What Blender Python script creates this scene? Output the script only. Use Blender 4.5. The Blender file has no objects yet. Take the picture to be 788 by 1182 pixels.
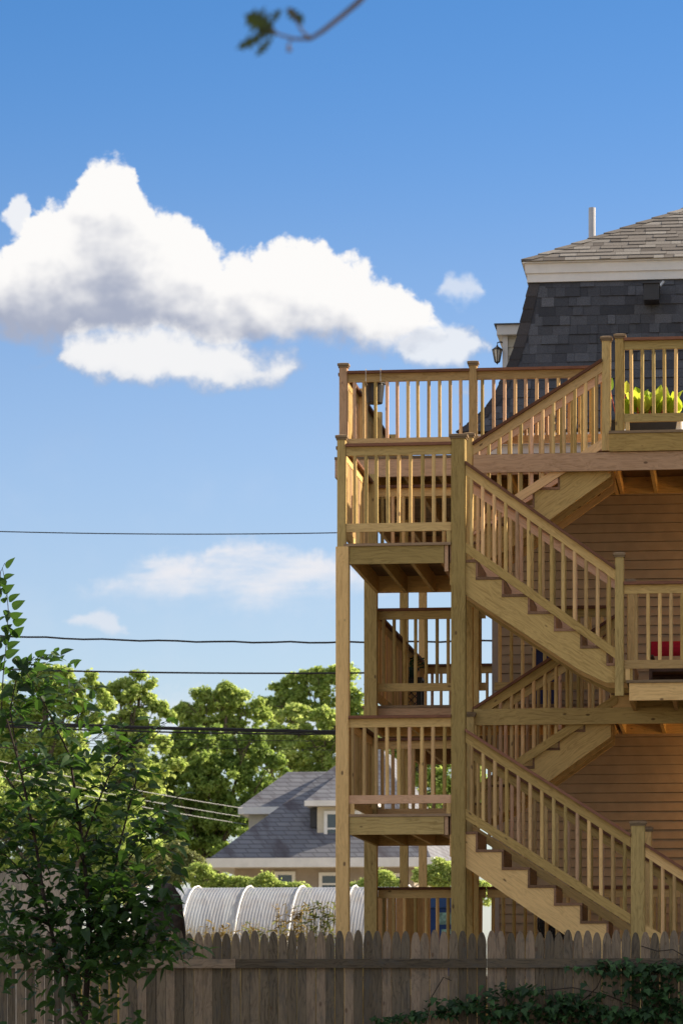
import bpy, math, random
import numpy as np
from mathutils import Vector, Matrix
random.seed(7); rng = np.random.default_rng(7)
R = math.radians
scene = bpy.context.scene
COL = scene.collection
# ------------------------------------------------------------------ view geometry (metres, camera at x=y=0)
F, CX, CY, ZC = 4000.0, 394.0, 1166.0, 1.4
TH = math.atan(477.0/4000.0); CT, ST = math.cos(TH), math.sin(TH)
def P(px, py, Y):
    k = (px-CX)/F
    X = Y*(k*CT-ST)/(CT+k*ST)
    d = -X*ST+Y*CT
    return Vector((X, Y, ZC+(CY-py)*d/F))
def XA(px, Y): return P(px, CY, Y).x
def ZA(py, px, Y): return P(px, py, Y).z
def MPP(px, Y):
    X = XA(px, Y); return (-X*ST+Y*CT)/F      # metres per pixel

# ------------------------------------------------------------------ node helper
class NT:
    def __init__(s, tree): s.t = tree; s.n = tree.nodes; s.l = tree.links
    def node(s, typ, **kw):
        n = s.n.new(typ)
        for k, v in kw.items(): setattr(n, k, v)
        return n
    def put(s, sock, v):
        if isinstance(v, S): s.l.new(v.s, sock)
        elif v is not None: sock.default_value = v
    def m(s, op, a, b=None, c=None, clamp=False):
        n = s.n.new('ShaderNodeMath'); n.operation = op; n.use_clamp = clamp
        s.put(n.inputs[0], a)
        if b is not None: s.put(n.inputs[1], b)
        if c is not None: s.put(n.inputs[2], c)
        return S(s, n.outputs[0])
    def vec(s, x, y, z):
        n = s.n.new('ShaderNodeCombineXYZ')
        s.put(n.inputs[0], x); s.put(n.inputs[1], y); s.put(n.inputs[2], z)
        return S(s, n.outputs[0])
    def sep(s, v):
        n = s.n.new('ShaderNodeSeparateXYZ'); s.put(n.inputs[0], v)
        return [S(s, n.outputs[i]) for i in range(3)]
    def noise(s, v, scale=5, detail=3, rough=.5, dist=0, out=0):
        n = s.n.new('ShaderNodeTexNoise'); s.put(n.inputs['Vector'], v)
        s.put(n.inputs['Scale'], scale); n.inputs['Detail'].default_value = detail
        n.inputs['Roughness'].default_value = rough; n.inputs['Distortion'].default_value = dist
        return S(s, n.outputs[out])
    def ramp(s, f, stops, interp='LINEAR'):
        n = s.n.new('ShaderNodeValToRGB'); s.put(n.inputs[0], f); cr = n.color_ramp; cr.interpolation = interp
        while len(cr.elements) < len(stops): cr.elements.new(.5)
        for e, (p, c) in zip(cr.elements, stops):
            e.position = p; e.color = (c if len(c) == 4 else (*c, 1)) if not isinstance(c, (int, float)) else (c, c, c, 1)
        return S(s, n.outputs[0])
    def mix(s, f, a, b, mode='MIX'):
        n = s.n.new('ShaderNodeMix'); n.data_type = 'RGBA'; n.blend_type = mode
        s.put(n.inputs[0], f)
        for i, v in ((6, a), (7, b)):
            if isinstance(v, tuple) and len(v) == 3: v = (*v, 1)
            s.put(n.inputs[i], v)
        return S(s, n.outputs[2])
    def sstep(s, v, a, b):
        n = s.n.new('ShaderNodeMapRange'); n.interpolation_type = 'SMOOTHSTEP'; n.clamp = True
        s.put(n.inputs[0], v); n.inputs[1].default_value = a; n.inputs[2].default_value = b
        return S(s, n.outputs[0])
    def curve(s, v, pts, lo, hi, ylo, yhi):
        n = s.n.new('ShaderNodeFloatCurve')
        s.put(n.inputs['Value'], (v-lo)/(hi-lo))
        c = n.mapping.curves[0]
        pts = [((x-lo)/(hi-lo), (y-ylo)/(yhi-ylo)) for x, y in pts]
        while len(c.points) < len(pts): c.points.new(.5, .5)
        for p, q in zip(c.points, pts): p.location = q
        n.mapping.update()
        return S(s, n.outputs[0])*(yhi-ylo)+ylo
class S:
    def __init__(s, nt, sock): s.nt = nt; s.s = sock
    def __add__(a, b): return a.nt.m('ADD', a, b)
    __radd__ = __add__
    def __sub__(a, b): return a.nt.m('SUBTRACT', a, b)
    def __rsub__(a, b): return a.nt.m('SUBTRACT', b, a)
    def __mul__(a, b): return a.nt.m('MULTIPLY', a, b)
    __rmul__ = __mul__
    def __truediv__(a, b): return a.nt.m('DIVIDE', a, b)

def new_mat(name):
    m = bpy.data.materials.new(name); m.use_nodes = True
    nt = NT(m.node_tree); b = m.node_tree.nodes['Principled BSDF']
    return m, nt, b
def attr(nt, name, out='Vector'):
    n = nt.node('ShaderNodeAttribute'); n.attribute_name = name
    return S(nt, n.outputs[out])
def rnd(nt):
    n = nt.node('ShaderNodeObjectInfo'); return S(nt, n.outputs['Random'])
def bump(nt, b, h, dist=.003, strength=.5):
    n = nt.node('ShaderNodeBump'); n.inputs['Strength'].default_value = strength; n.inputs['Distance'].default_value = dist
    nt.put(n.inputs['Height'], h); nt.l.new(n.outputs[0], b.inputs['Normal'])

def wood_mat(name, c1, c2, knots=.8, weather=0.0, rough=.72, stain=None, spread=.34):
    m, nt, b = new_mat(name)
    g = attr(nt, 'gc'); x, y, z = nt.sep(g)
    gv = nt.vec(x*1.0, y*16.0, z*16.0)
    warp = nt.noise(nt.vec(x*1.3, y*3, z*3), 1.5, 2)
    grain = nt.noise(nt.vec(x*1.2, y*22.0+warp*5, z*22.0+warp*5), 3.2, 4, .6)
    rings = nt.m('SINE', (y*150+z*110+warp*34))
    v = nt.node('ShaderNodeTexVoronoi'); v.inputs['Scale'].default_value = 1.0
    nt.put(v.inputs['Vector'], nt.vec(x*4.2, y*7.5, z*7.5)); kd = S(nt, v.outputs['Distance']); kr = nt.sep(S(nt, v.outputs['Color']))[0]; kd = kd+nt.m('LESS_THAN', kr, .5)
    knot = 1-nt.sstep(kd, .06, .13)
    big = nt.noise(nt.vec(x*.8, y*2, z*2), 2.0, 2)
    f = nt.m('ADD', (grain-.5)*1.25+.42+rings*.05, big*.35)
    col = nt.ramp(f, [(.28, c2), (.62, c1), (.85, tuple(min(1, k*1.12) for k in c1))])
    r = attr(nt, 'tint', 'Fac')
    col = nt.mix(nt.m('MULTIPLY', nt.sstep(r, .3, 1), .35), col, tuple(k*s_ for k, s_ in zip(c1, (1.08, .86, .78))))
    hs = nt.node('ShaderNodeHueSaturation'); nt.put(hs.inputs['Color'], col)
    nt.put(hs.inputs['Value'], r*spread*2+(1-spread))
    nt.put(hs.inputs['Saturation'], 1.14-r*.14)
    col = S(nt, hs.outputs[0])
    col = nt.mix(knot*knots, col, (.09, .045, .022))
    if weather > 0:
        w = nt.noise(nt.vec(x*2.0, y*5, z*5), 2.5, 5, .7)
        col = nt.mix(nt.sstep(w, .45, .75)*weather, col, stain or (.1, .09, .08))
    nt.put(b.inputs['Base Color'], col); b.inputs['Roughness'].default_value = rough
    b.inputs['Specular IOR Level'].default_value = .25
    bump(nt, b, grain, .004, .5)
    return m
M = {}
M['wood'] = wood_mat('treated_pine', (.58, .405, .18), (.36, .235, .095))
M['woodtan'] = wood_mat('treated_pine_tan', (.56, .38, .195), (.38, .245, .115))
M['woodgreen'] = wood_mat('treated_pine_green', (.50, .365, .165), (.31, .215, .09))
M['woodpink'] = wood_mat('treated_pine_pink', (.54, .35, .225), (.38, .23, .135))
M['cap'] = wood_mat('stained_cap', (.18, .085, .052), (.10, .045, .03), .2)
M['postcap'] = wood_mat('post_cap', (.24, .17, .105), (.13, .09, .055), .3)
M['tread'] = wood_mat('tread_wood', (.22, .13, .08), (.12, .07, .04), .3)
M['picket'] = wood_mat('weathered_picket', (.19, .15, .108), (.058, .046, .034), .7, .65, .85, (.085, .082, .078), .55)
M['oldboard'] = wood_mat('old_boards', (.42, .36, .29), (.25, .21, .17), .4, .4, .85, (.2, .18, .16))
M['panelwood'] = wood_mat('panel_boards', (.42, .25, .11), (.28, .16, .07), .4)

def simple(name, col, rough=.6, metal=0, noise=0, nscale=8, spec=.4, emit=None):
    m, nt, b = new_mat(name)
    if noise:
        tc = nt.node('ShaderNodeTexCoord'); n = nt.noise(S(nt, tc.outputs['Object']), nscale, 4, .6)
        c = nt.mix(nt.sstep(n, .3, .7), tuple(k*(1-noise) for k in col), tuple(min(1, k*(1+noise*.6)) for k in col))
        nt.put(b.inputs['Base Color'], c); bump(nt, b, n, .004, .25)
    else: b.inputs['Base Color'].default_value = (*col, 1)
    b.inputs['Roughness'].default_value = rough; b.inputs['Metallic'].default_value = metal
    b.inputs['Specular IOR Level'].default_value = spec
    if emit:
        b.inputs['Emission Color'].default_value = (*emit[0], 1); b.inputs['Emission Strength'].default_value = emit[1]
    return m
M['trim'] = simple('white_trim', (.72, .70, .68), .5, 0, .08, 3)
M['siding'] = simple('vinyl_siding', (.43, .31, .195), .6, 0, .1, 5)
M['sidingpale'] = simple('pale_siding', (.55, .50, .40), .6, 0, .08, 5)
M['cornerboard'] = simple('corner_board', (.42, .34, .28), .6, 0, .08, 4)
M['black'] = simple('black_plastic', (.025, .025, .03), .45, 0, .2, 10)
M['blackmetal'] = simple('black_metal', (.02, .02, .02), .4, .3)
M['wire'] = simple('cable_sheath', (.018, .018, .02), .6)
M['whitewire'] = simple('white_wire', (.75, .75, .75), .4, .2)
M['pipe'] = simple('pvc_pipe', (.45, .44, .46), .4, 0, .06, 8)
M['gleam'] = simple('gleam_metal', (.55, .56, .58), .35, .8, .15, 12)
M['lampglass'] = simple('frosted_glass', (.72, .68, .58), .25)
M['bronze'] = simple('bronze_metal', (.07, .055, .045), .45, .5)
M['red'] = simple('red_cushion', (.50, .012, .03), .85, 0, .12, 14)
M['darkwood'] = simple('dark_wood', (.09, .04, .02), .5, 0, .3, 14)
M['navy'] = simple('navy_plastic', (.012, .016, .08), .5, 0, .1, 9)
M['blue'] = simple('blue_plastic', (.015, .06, .22), .4, 0, .12, 9)
M['label'] = simple('pale_sticker', (.30, .50, .42), .5, 0, .5, 16)
M['stem'] = simple('red_stem', (.45, .07, .05), .5)
M['bark'] = simple('bark', (.10, .075, .055), .9, 0, .4, 14)
M['barkdark'] = simple('bark_dark', (.035, .024, .018), .9, 0, .5, 18)
M['whiteframe'] = simple('window_frame', (.75, .74, .72), .5, 0, .05, 5)
M['farwall'] = simple('tan_brick', (.34, .285, .235), .85, 0, .15, 2.5)
M['bulb'] = simple('warm_bulb', (.9, .6, .3), .4, 0, 0, 8, .4, ((1, .55, .2), 14))
def glass_mat():
    m, nt, b = new_mat('dark_window_glass')
    b.inputs['Base Color'].default_value = (.03, .045, .06, 1); b.inputs['Roughness'].default_value = .06
    b.inputs['Specular IOR Level'].default_value = .9
    return m
M['glass'] = glass_mat()

def shingle_mat(name, cols, spread):
    m, nt, b = new_mat(name)
    r = attr(nt, 'tint', 'Fac'); g = attr(nt, 'gc')
    n = nt.noise(g, 90, 3, .7); n2 = nt.noise(g, 1.3, 3, .6)
    c = nt.ramp(r, cols)
    c = nt.mix(nt.m('MULTIPLY', nt.sstep(n, .35, .65), .45), c, tuple(k*.45 for k in cols[0][1]))
    c = nt.mix(nt.sstep(n2, .4, .75)*.35, c, tuple(k*.7 for k in cols[1][1]))
    nt.put(b.inputs['Base Color'], c); b.inputs['Roughness'].default_value = .9
    b.inputs['Specular IOR Level'].default_value = .15
    bump(nt, b, n, .003, .6)
    return m
M['shingle'] = shingle_mat('charcoal_shingles', [(0, (.036, .038, .046)), (.5, (.080, .084, .098)), (1, (.14, .145, .165))], .3)
M['shingle_top'] = shingle_mat('pale_shingles', [(0, (.11, .095, .085)), (.5, (.19, .17, .155)), (1, (.30, .28, .26))], .3)  # lighter, browner tones than the mansard shingles
M['shingle_hip'] = shingle_mat('brown_hip_shingles', [(0, (.045, .043, .046)), (.5, (.065, .060, .064)), (1, (.085, .078, .08))], .3)

def farroof_mat():
    m, nt, b = new_mat('far_shingles')
    tc = nt.node('ShaderNodeTexCoord'); o = S(nt, tc.outputs['Object']); x, y, z = nt.sep(o)
    br = nt.node('ShaderNodeTexBrick'); nt.put(br.inputs['Vector'], nt.vec(x+y, z, 0))
    br.inputs['Scale'].default_value = 1; br.inputs['Brick Width'].default_value = .45; br.inputs['Row Height'].default_value = .15
    br.inputs['Mortar Size'].default_value = .02
    br.inputs['Color1'].default_value = (.13, .135, .16, 1); br.inputs['Color2'].default_value = (.17, .175, .20, 1)
    br.inputs['Mortar'].default_value = (.085, .085, .10, 1)
    st = nt.noise(nt.vec(x*.9+z*.7, y*.5, z*.25), 1.4, 4, .6)
    c = nt.mix(nt.sstep(st, .48, .72)*.8, S(nt, br.outputs[0]), (.055, .045, .055))
    nt.put(b.inputs['Base Color'], c); b.inputs['Roughness'].default_value = .9
    return m
M['farroof'] = farroof_mat()

def leaf_mat(name, cols, trans=.45, tcol=None, rough=.5):
    m, nt, b = new_mat(name)
    r = attr(nt, 'tint', 'Fac'); c = nt.ramp(r, cols)
    nt.put(b.inputs['Base Color'], c); b.inputs['Roughness'].default_value = rough
    b.inputs['Specular IOR Level'].default_value = .3
    t = nt.node('ShaderNodeBsdfTranslucent')
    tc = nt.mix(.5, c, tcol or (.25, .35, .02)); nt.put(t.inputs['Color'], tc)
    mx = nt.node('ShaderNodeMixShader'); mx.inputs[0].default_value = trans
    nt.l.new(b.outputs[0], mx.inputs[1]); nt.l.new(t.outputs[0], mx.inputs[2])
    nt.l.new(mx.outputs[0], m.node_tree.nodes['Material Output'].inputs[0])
    return m
M['leaf_far'] = leaf_mat('bright_foliage', [(0, (.16, .24, .055)), (.5, (.32, .42, .11)), (1, (.54, .60, .22))], .62, (.70, .84, .22))
M['leaf_dark'] = leaf_mat('deep_foliage', [(0, (.10, .17, .04)), (.5, (.21, .31, .075)), (1, (.38, .48, .14))], .58, (.50, .66, .14))
M['leaf_pale'] = leaf_mat('pale_foliage', [(0, (.10, .13, .05)), (.5, (.18, .21, .08)), (1, (.28, .30, .12))], .35, (.32, .34, .06))
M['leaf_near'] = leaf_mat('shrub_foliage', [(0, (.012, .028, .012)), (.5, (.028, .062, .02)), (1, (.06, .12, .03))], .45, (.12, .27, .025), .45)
M['leaf_ivy'] = leaf_mat('ivy_foliage', [(0, (.014, .035, .014)), (.5, (.026, .065, .02)), (1, (.05, .11, .03))], .2, (.06, .18, .02), .65)
M['leaf_twig'] = leaf_mat('twig_foliage', [(0, (.015, .022, .008)), (1, (.03, .045, .012))], .12, (.06, .12, .01))
M['leaf_chard'] = leaf_mat('chard_foliage', [(0, (.16, .30, .02)), (.6, (.40, .50, .04)), (1, (.60, .60, .10))], .55, (.55, .65, .05))
M['straw'] = leaf_mat('dry_grass', [(0, (.22, .15, .05)), (.5, (.34, .24, .09)), (1, (.40, .33, .13))], .3, (.4, .3, .08))

def ground_mat():
    m, nt, b = new_mat('bounce_ground')
    tc = nt.node('ShaderNodeTexCoord'); o = S(nt, tc.outputs['Object'])
    n = nt.noise(o, .6, 5, .65); n2 = nt.noise(o, 14, 4, .7)
    c = nt.ramp(n, [(.3, (.20, .16, .09)), (.55, (.34, .27, .17)), (.75, (.42, .35, .24))])  # hidden ground toned pale and warm to bounce sunlight onto shaded fronts
    c = nt.mix(nt.sstep(n2, .35, .7)*.3, c, (.10, .10, .04))
    nt.put(b.inputs['Base Color'], c); b.inputs['Roughness'].default_value = .95
    bump(nt, b, n2, .03, .7)
    return m
M['ground'] = ground_mat()
def poly_mat():
    m, nt, b = new_mat('greenhouse_plastic')
    tc = nt.node('ShaderNodeTexCoord'); o = S(nt, tc.outputs['Object']); x, y, z = nt.sep(o)
    n = nt.noise(nt.vec(x*1.0, y*.8, z*.8), 2.2, 4, .6)
    c = nt.mix(nt.sstep(n, .4, .75)*.5, (.40, .42, .46), (.29, .23, .19))
    nt.put(b.inputs['Base Color'], c); b.inputs['Roughness'].default_value = .28
    b.inputs['Specular IOR Level'].default_value = .7
    t = nt.node('ShaderNodeBsdfTranslucent'); nt.put(t.inputs['Color'], c)
    tr = nt.node('ShaderNodeBsdfTransparent'); tr.inputs['Color'].default_value = (.9, .9, .9, 1)
    mx = nt.node('ShaderNodeMixShader'); mx.inputs[0].default_value = .18
    nt.l.new(b.outputs[0], mx.inputs[1]); nt.l.new(t.outputs[0], mx.inputs[2])
    m2 = nt.node('ShaderNodeMixShader'); m2.inputs[0].default_value = .34
    nt.l.new(mx.outputs[0], m2.inputs[1]); nt.l.new(tr.outputs[0], m2.inputs[2])
    nt.l.new(m2.outputs[0], m.node_tree.nodes['Material Output'].inputs[0])
    return m
M['poly'] = poly_mat()

# ------------------------------------------------------------------ mesh builder
class MB:
    def __init__(s): s.v = []; s.f = []; s.g = []; s.t = []; s.sm = False
    def add(s, vs, fs, gs=None, tint=None):
        n = len(s.v); t = random.random() if tint is None else tint
        off = Vector((random.uniform(0, 60), random.uniform(0, 60), random.uniform(0, 60)))
        for i, p in enumerate(vs):
            s.v.append(tuple(p)); q = Vector(gs[i]) if gs else Vector(p)
            s.g.append(tuple(q+off)); s.t.append(t)
        for f in fs: s.f.append(tuple(n+i for i in f))
        return s
    BF = [(0, 3, 2, 1), (4, 5, 6, 7), (0, 1, 5, 4), (1, 2, 6, 5), (2, 3, 7, 6), (3, 0, 4, 7)]
    def box(s, x0, x1, y0, y1, z0, z1, tint=None, ax=None):
        if x0 > x1: x0, x1 = x1, x0
        if y0 > y1: y0, y1 = y1, y0
        if z0 > z1: z0, z1 = z1, z0
        vs = [(x0, y0, z0), (x1, y0, z0), (x1, y1, z0), (x0, y1, z0), (x0, y0, z1), (x1, y0, z1), (x1, y1, z1), (x0, y1, z1)]
        L = (x1-x0, y1-y0, z1-z0)
        if ax is None: ax = L.index(max(L))
        o = [ax, (ax+1) % 3, (ax+2) % 3]
        return s.add(vs, s.BF, [tuple(v[k] for k in o) for v in vs], tint)
    def cbox(s, x0, x1, y0, y1, z0, z1, c=.0105, tint=None):  # upright post with eased corners
        pr = [(x0+c, y0), (x1-c, y0), (x1, y0+c), (x1, y1-c), (x1-c, y1), (x0+c, y1), (x0, y1-c), (x0, y0+c)]
        vs = [(a, b_, z0) for a, b_ in pr]+[(a, b_, z1) for a, b_ in pr]
        fs = [tuple(range(8))[::-1], tuple(range(8, 16))]+[(i, (i+1) % 8, (i+1) % 8+8, i+8) for i in range(8)]
        return s.add(vs, fs, [(v[2], v[0], v[1]) for v in vs], tint)
    def slope(s, x0, z0, x1, z1, y0, y1, h, tint=None):     # sloped board, plumb-cut ends, top edge given
        vs = [(x0, y0, z0-h), (x1, y0, z1-h), (x1, y1, z1-h), (x0, y1, z0-h), (x0, y0, z0), (x1, y0, z1), (x1, y1, z1), (x0, y1, z0)]
        k = (z1-z0)/(x1-x0)
        gs = [(v[0]*math.hypot(1, k), v[1], v[2]-z0-k*(v[0]-x0)) for v in vs]
        return s.add(vs, s.BF, gs, tint)
    def prism(s, pts, y0, y1, tint=None):                    # polygon in XZ extruded along Y
        n = len(pts)
        vs = [(x, y0, z) for x, z in pts]+[(x, y1, z) for x, z in pts]
        fs = [tuple(range(n)), tuple(range(2*n-1, n-1, -1))]+[(i, i+n, (i+1) % n+n, (i+1) % n) for i in range(n)]
        return s.add(vs, fs, None, tint)
    def tube(s, pts, r, seg=8, tint=None, cap=True):
        pts = [Vector(p) for p in pts]; rs = r if isinstance(r, (list, tuple)) else [r]*len(pts)
        vs = []; fs = []
        up = Vector((0, 0, 1))
        for i, p in enumerate(pts):
            d = (pts[min(i+1, len(pts)-1)]-pts[max(i-1, 0)]).normalized()
            a = d.cross(up if abs(d.z) < .95 else Vector((1, 0, 0))).normalized(); b_ = d.cross(a)
            for k in range(seg):
                t = 2*math.pi*k/seg; vs.append(p+(a*math.cos(t)+b_*math.sin(t))*rs[i])
        for i in range(len(pts)-1):
            for k in range(seg):
                fs.append((i*seg+k, i*seg+(k+1) % seg, (i+1)*seg+(k+1) % seg, (i+1)*seg+k))
        if cap: fs.append(tuple(range(seg))[::-1]); fs.append(tuple(range((len(pts)-1)*seg, len(pts)*seg)))
        return s.add(vs, fs, None, tint)
    def lathe(s, c, prof, seg=20, tint=None):                # prof: (r, z) list
        c = Vector(c); vs = []; fs = []
        for r_, z in prof:
            for k in range(seg):
                t = 2*math.pi*k/seg; vs.append(c+Vector((r_*math.cos(t), r_*math.sin(t), z)))
        for i in range(len(prof)-1):
            for k in range(seg): fs.append((i*seg+k, i*seg+(k+1) % seg, (i+1)*seg+(k+1) % seg, (i+1)*seg+k))
        fs.append(tuple(range(seg))[::-1]); fs.append(tuple(range((len(prof)-1)*seg, len(prof)*seg)))
        return s.add(vs, fs, None, tint)
    def build(s, name, mat, parent=None, smooth=False):
        me = bpy.data.meshes.new(name)
        me.from_pydata(s.v, [], s.f)
        a = me.attributes.new('gc', 'FLOAT_VECTOR', 'POINT'); a.data.foreach_set('vector', np.array(s.g, dtype=np.float32).ravel())
        a = me.attributes.new('tint', 'FLOAT', 'POINT'); a.data.foreach_set('value', np.array(s.t, dtype=np.float32))
        if isinstance(mat, str): mat = M[mat]
        me.materials.append(mat)
        if smooth: me.shade_smooth()
        me.update()
        o = bpy.data.objects.new(name, me); COL.objects.link(o)
        if parent: o.parent = parent; o.matrix_parent_inverse = Matrix.Translation(-WORLD[parent.name]) if parent.name in WORLD else Matrix()
        return o
WORLD = {}
def thing(name, label, cat, loc=(0, 0, 0), group=None):
    o = bpy.data.objects.new(name, None); COL.objects.link(o); o.empty_display_size = .2
    o.location = loc; WORLD[o.name] = Vector(loc)
    return tag(o, label, cat, group)
def tag(o, label, cat=None, group=None):
    o['label'] = label
    if cat: o['category'] = cat
    if group: o['group'] = group
    return o
def struct(o): o['kind'] = 'structure'; return o

def quads(name, pos, nrm, size, tint, mat, parent=None, aspect=.6, kind='leaf'):
    """many small leaf faces (kite shaped, folded) in one mesh"""
    n = len(pos)
    a = rng.normal(size=(n, 3)); t = a-(a*nrm).sum(1)[:, None]*nrm; t /= np.linalg.norm(t, axis=1)[:, None]
    b_ = np.cross(nrm, t)
    size = np.asarray(size).reshape(-1, 1)*np.ones((n, 1))
    p0 = pos-t*size*.5; p1 = pos+b_*size*aspect*.5+nrm*size*.08-t*size*.05; p2 = pos+t*size*.5-nrm*size*.08; p3 = pos-b_*size*aspect*.5+nrm*size*.08-t*size*.05
    v = np.stack([p0, p1, p2, p3], 1).reshape(-1, 3).astype(np.float32)
    me = bpy.data.meshes.new(name)
    me.vertices.add(4*n); me.vertices.foreach_set('co', v.ravel())
    me.loops.add(4*n); me.loops.foreach_set('vertex_index', np.arange(4*n, dtype=np.int32))
    me.polygons.add(n); me.polygons.foreach_set('loop_start', np.arange(0, 4*n, 4, dtype=np.int32))
    me.polygons.foreach_set('loop_total', np.full(n, 4, dtype=np.int32))
    me.update(calc_edges=True)
    at = me.attributes.new('tint', 'FLOAT', 'POINT'); at.data.foreach_set('value', np.repeat(tint, 4).astype(np.float32))
    me.materials.append(M[mat])
    o = bpy.data.objects.new(name, me); COL.objects.link(o)
    if parent: o.parent = parent; o.matrix_parent_inverse = Matrix.Translation(-WORLD[parent.name]) if parent.name in WORLD else Matrix()
    return o

# ------------------------------------------------------------------ ground
mb = MB()
N = 40
gv = []; gf = []
for j, yy in enumerate([-60, -10, 10, 20, 28, 34, 40, 50, 60, 80, 110, 150, 220, 400, 900, 3000]):
    for i in range(N+1):
        xx = (i/N-.5)*2; xx = xx*abs(xx)*3000+xx*20
        gv.append((xx, yy, random.uniform(-.03, .0) if abs(xx) < 100 else 0))
nr = 16
for j in range(nr-1):
    for i in range(N): gf.append((j*(N+1)+i, j*(N+1)+i+1, (j+1)*(N+1)+i+1, (j+1)*(N+1)+i))
g = mb.add(gv, gf).build('ground', 'ground', smooth=True); struct(g); g['label'] = 'yard ground, toned pale and warm to bounce sunlight'

# ------------------------------------------------------------------ the staircase tower and decks (one nailed structure)
YF, YM, YB = 36.0, 37.35, 38.7
zU, zL, zD3, zD2, zD1 = ZC+4.88, ZC+2.05, ZC+6.22, ZC+3.42, ZC+.38
FT = .028
st = thing('exterior_staircase', 'unpainted timber staircase tower and balcony decks, built against the back of the house', 'staircase', (XA(394, YF), YF, 0))
def part(mb, name, mat, parent=st, label=None, smooth=False):
    o = MB.build(mb, name, mat, None, smooth)
    # parents: thing has an offset, parts sit at the world origin
    o.parent = parent
    if parent is st: o.matrix_parent_inverse = Matrix.Translation(-WORLD[st.name])
    else: o.matrix_parent_inverse = Matrix()
    if label: o['label'] = label
    return o
# every part hangs on st whose world matrix is a translation; parts keep world coordinates through the inverse
def newel(px0, px1, Y, pytop, pybot, parent, mat='wood', name='newel_post', capw=.03, z_top=None, z_bot=None, depth=None):
    p0 = XA(px0, Y); p1 = XA(px1, Y); w = p1-p0; dp = depth or w
    zt = z_top if z_top is not None else ZA(pytop, px0, Y); zb = z_bot if z_bot is not None else ZA(pybot, px0, Y)
    hb = .055
    o = part(MB().cbox(p0, p1, Y, Y+dp, zb, zt-hb, .010), name, mat, parent)
    c = MB(); e = capw*.6
    c.box(p0-e*.5, p1+e*.5, Y-e*.5, Y+dp+e*.5, zt-hb, zt-hb*.62, ax=0, tint=.3)
    x0, x1, y0, y1 = p0-e, p1+e, Y-e, Y+dp+e; a = zt-hb*.62; b_ = zt-hb*.2; m_ = .35*w
    vs = [(x0, y0, a), (x1, y0, a), (x1, y1, a), (x0, y1, a), (x0, y0, b_), (x1, y0, b_), (x1, y1, b_), (x0, y1, b_),
          (x0+m_, y0+m_, zt), (x1-m_, y0+m_, zt), (x1-m_, y1-m_, zt), (x0+m_, y1-m_, zt)]
    fs = [(0, 3, 2, 1), (0, 1, 5, 4), (1, 2, 6, 5), (2, 3, 7, 6), (3, 0, 4, 7), (4, 5, 9, 8), (5, 6, 10, 9), (6, 7, 11, 10), (7, 4, 8, 11), (8, 9, 10, 11)]
    c.add(vs, fs, None, .5)
    if parent is st:
        cc = part(c, 'post_cap', 'postcap', o)
    else: cc = part(c, 'post_cap', 'postcap', parent)
    return o
def vary(m): return m if m != 'wood' else random.choice(['wood', 'wood', 'woodtan', 'woodtan', 'woodgreen', 'woodpink'])
BW = .038
def rail_x(x0, x1, Y, zf, h=1.02, mat='wood', sp=.12, first=None, bal=True, parent=st, botz=.12, xs=None, label=None, blocks=()):
    """level railing along X, Y = front face of the rails"""
    r = MB(); zt = zf+h
    r.box(x0, x1, Y, Y+.038, zt-.03-.092, zt-.03)
    o = part(r, 'railing', mat, parent, label)
    r = MB(); r.box(x0, x1, Y, Y+.038, zf+botz, zf+botz+.088); part(r, 'bottom_rail', vary(mat), o)
    for bx in blocks: part(MB().box(bx, bx+.045, Y+.003, Y+.036, zf+.001, zf+botz), 'support_block', mat, o)
    part(MB().box(x0, x1, Y-.045, Y+.085, zt-.03, zt), 'rail_cap', 'cap', o)
    if xs is None:
        n = max(1, int(round((x1-x0)/sp))); xs = [x0+(i+.5)*(x1-x0)/n-BW/2 for i in range(n)] if first is None else \
            [first+i*sp for i in range(int((x1-first)/sp)+1) if first+i*sp+BW < x1]
    for x in xs:
        x += random.uniform(-.004, .004)
        lean = random.uniform(-.004, .004)
        b_ = MB().cbox(x, x+BW, Y+.001, Y+.037, zf+botz+.088, zt-.122)
        for i in range(8, 16): b_.v[i] = (b_.v[i][0]+lean, b_.v[i][1], b_.v[i][2])
        part(b_, 'baluster', vary('wood') if mat != 'woodgreen' else random.choice(['woodgreen', 'wood']), o)
    return o
def rail_y(y0, y1, X, zf, h=1.02, mat='wood', sp=.125, parent=st, botz=.12, label=None, w=.038):
    r = MB(); zt = zf+h
    r.box(X, X+w, y0, y1, zt-.03-.092, zt-.03)
    o = part(r, 'railing', mat, parent, label)
    part(MB().box(X, X+w, y0, y1, zf+botz, zf+botz+.088), 'bottom_rail', mat, o)
    part(MB().box(X-.045, X+.085, y0, y1, zt-.03, zt), 'rail_cap', 'cap', o)
    n = max(1, int(round((y1-y0)/sp)))
    for i in range(n):
        y = y0+(i+.5)*(y1-y0)/n-BW/2
        part(MB().cbox(X+.001, X+.037, y, y+BW, zf+botz+.088, zt-.122), 'baluster', vary('wood'), o)
    return o
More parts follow.
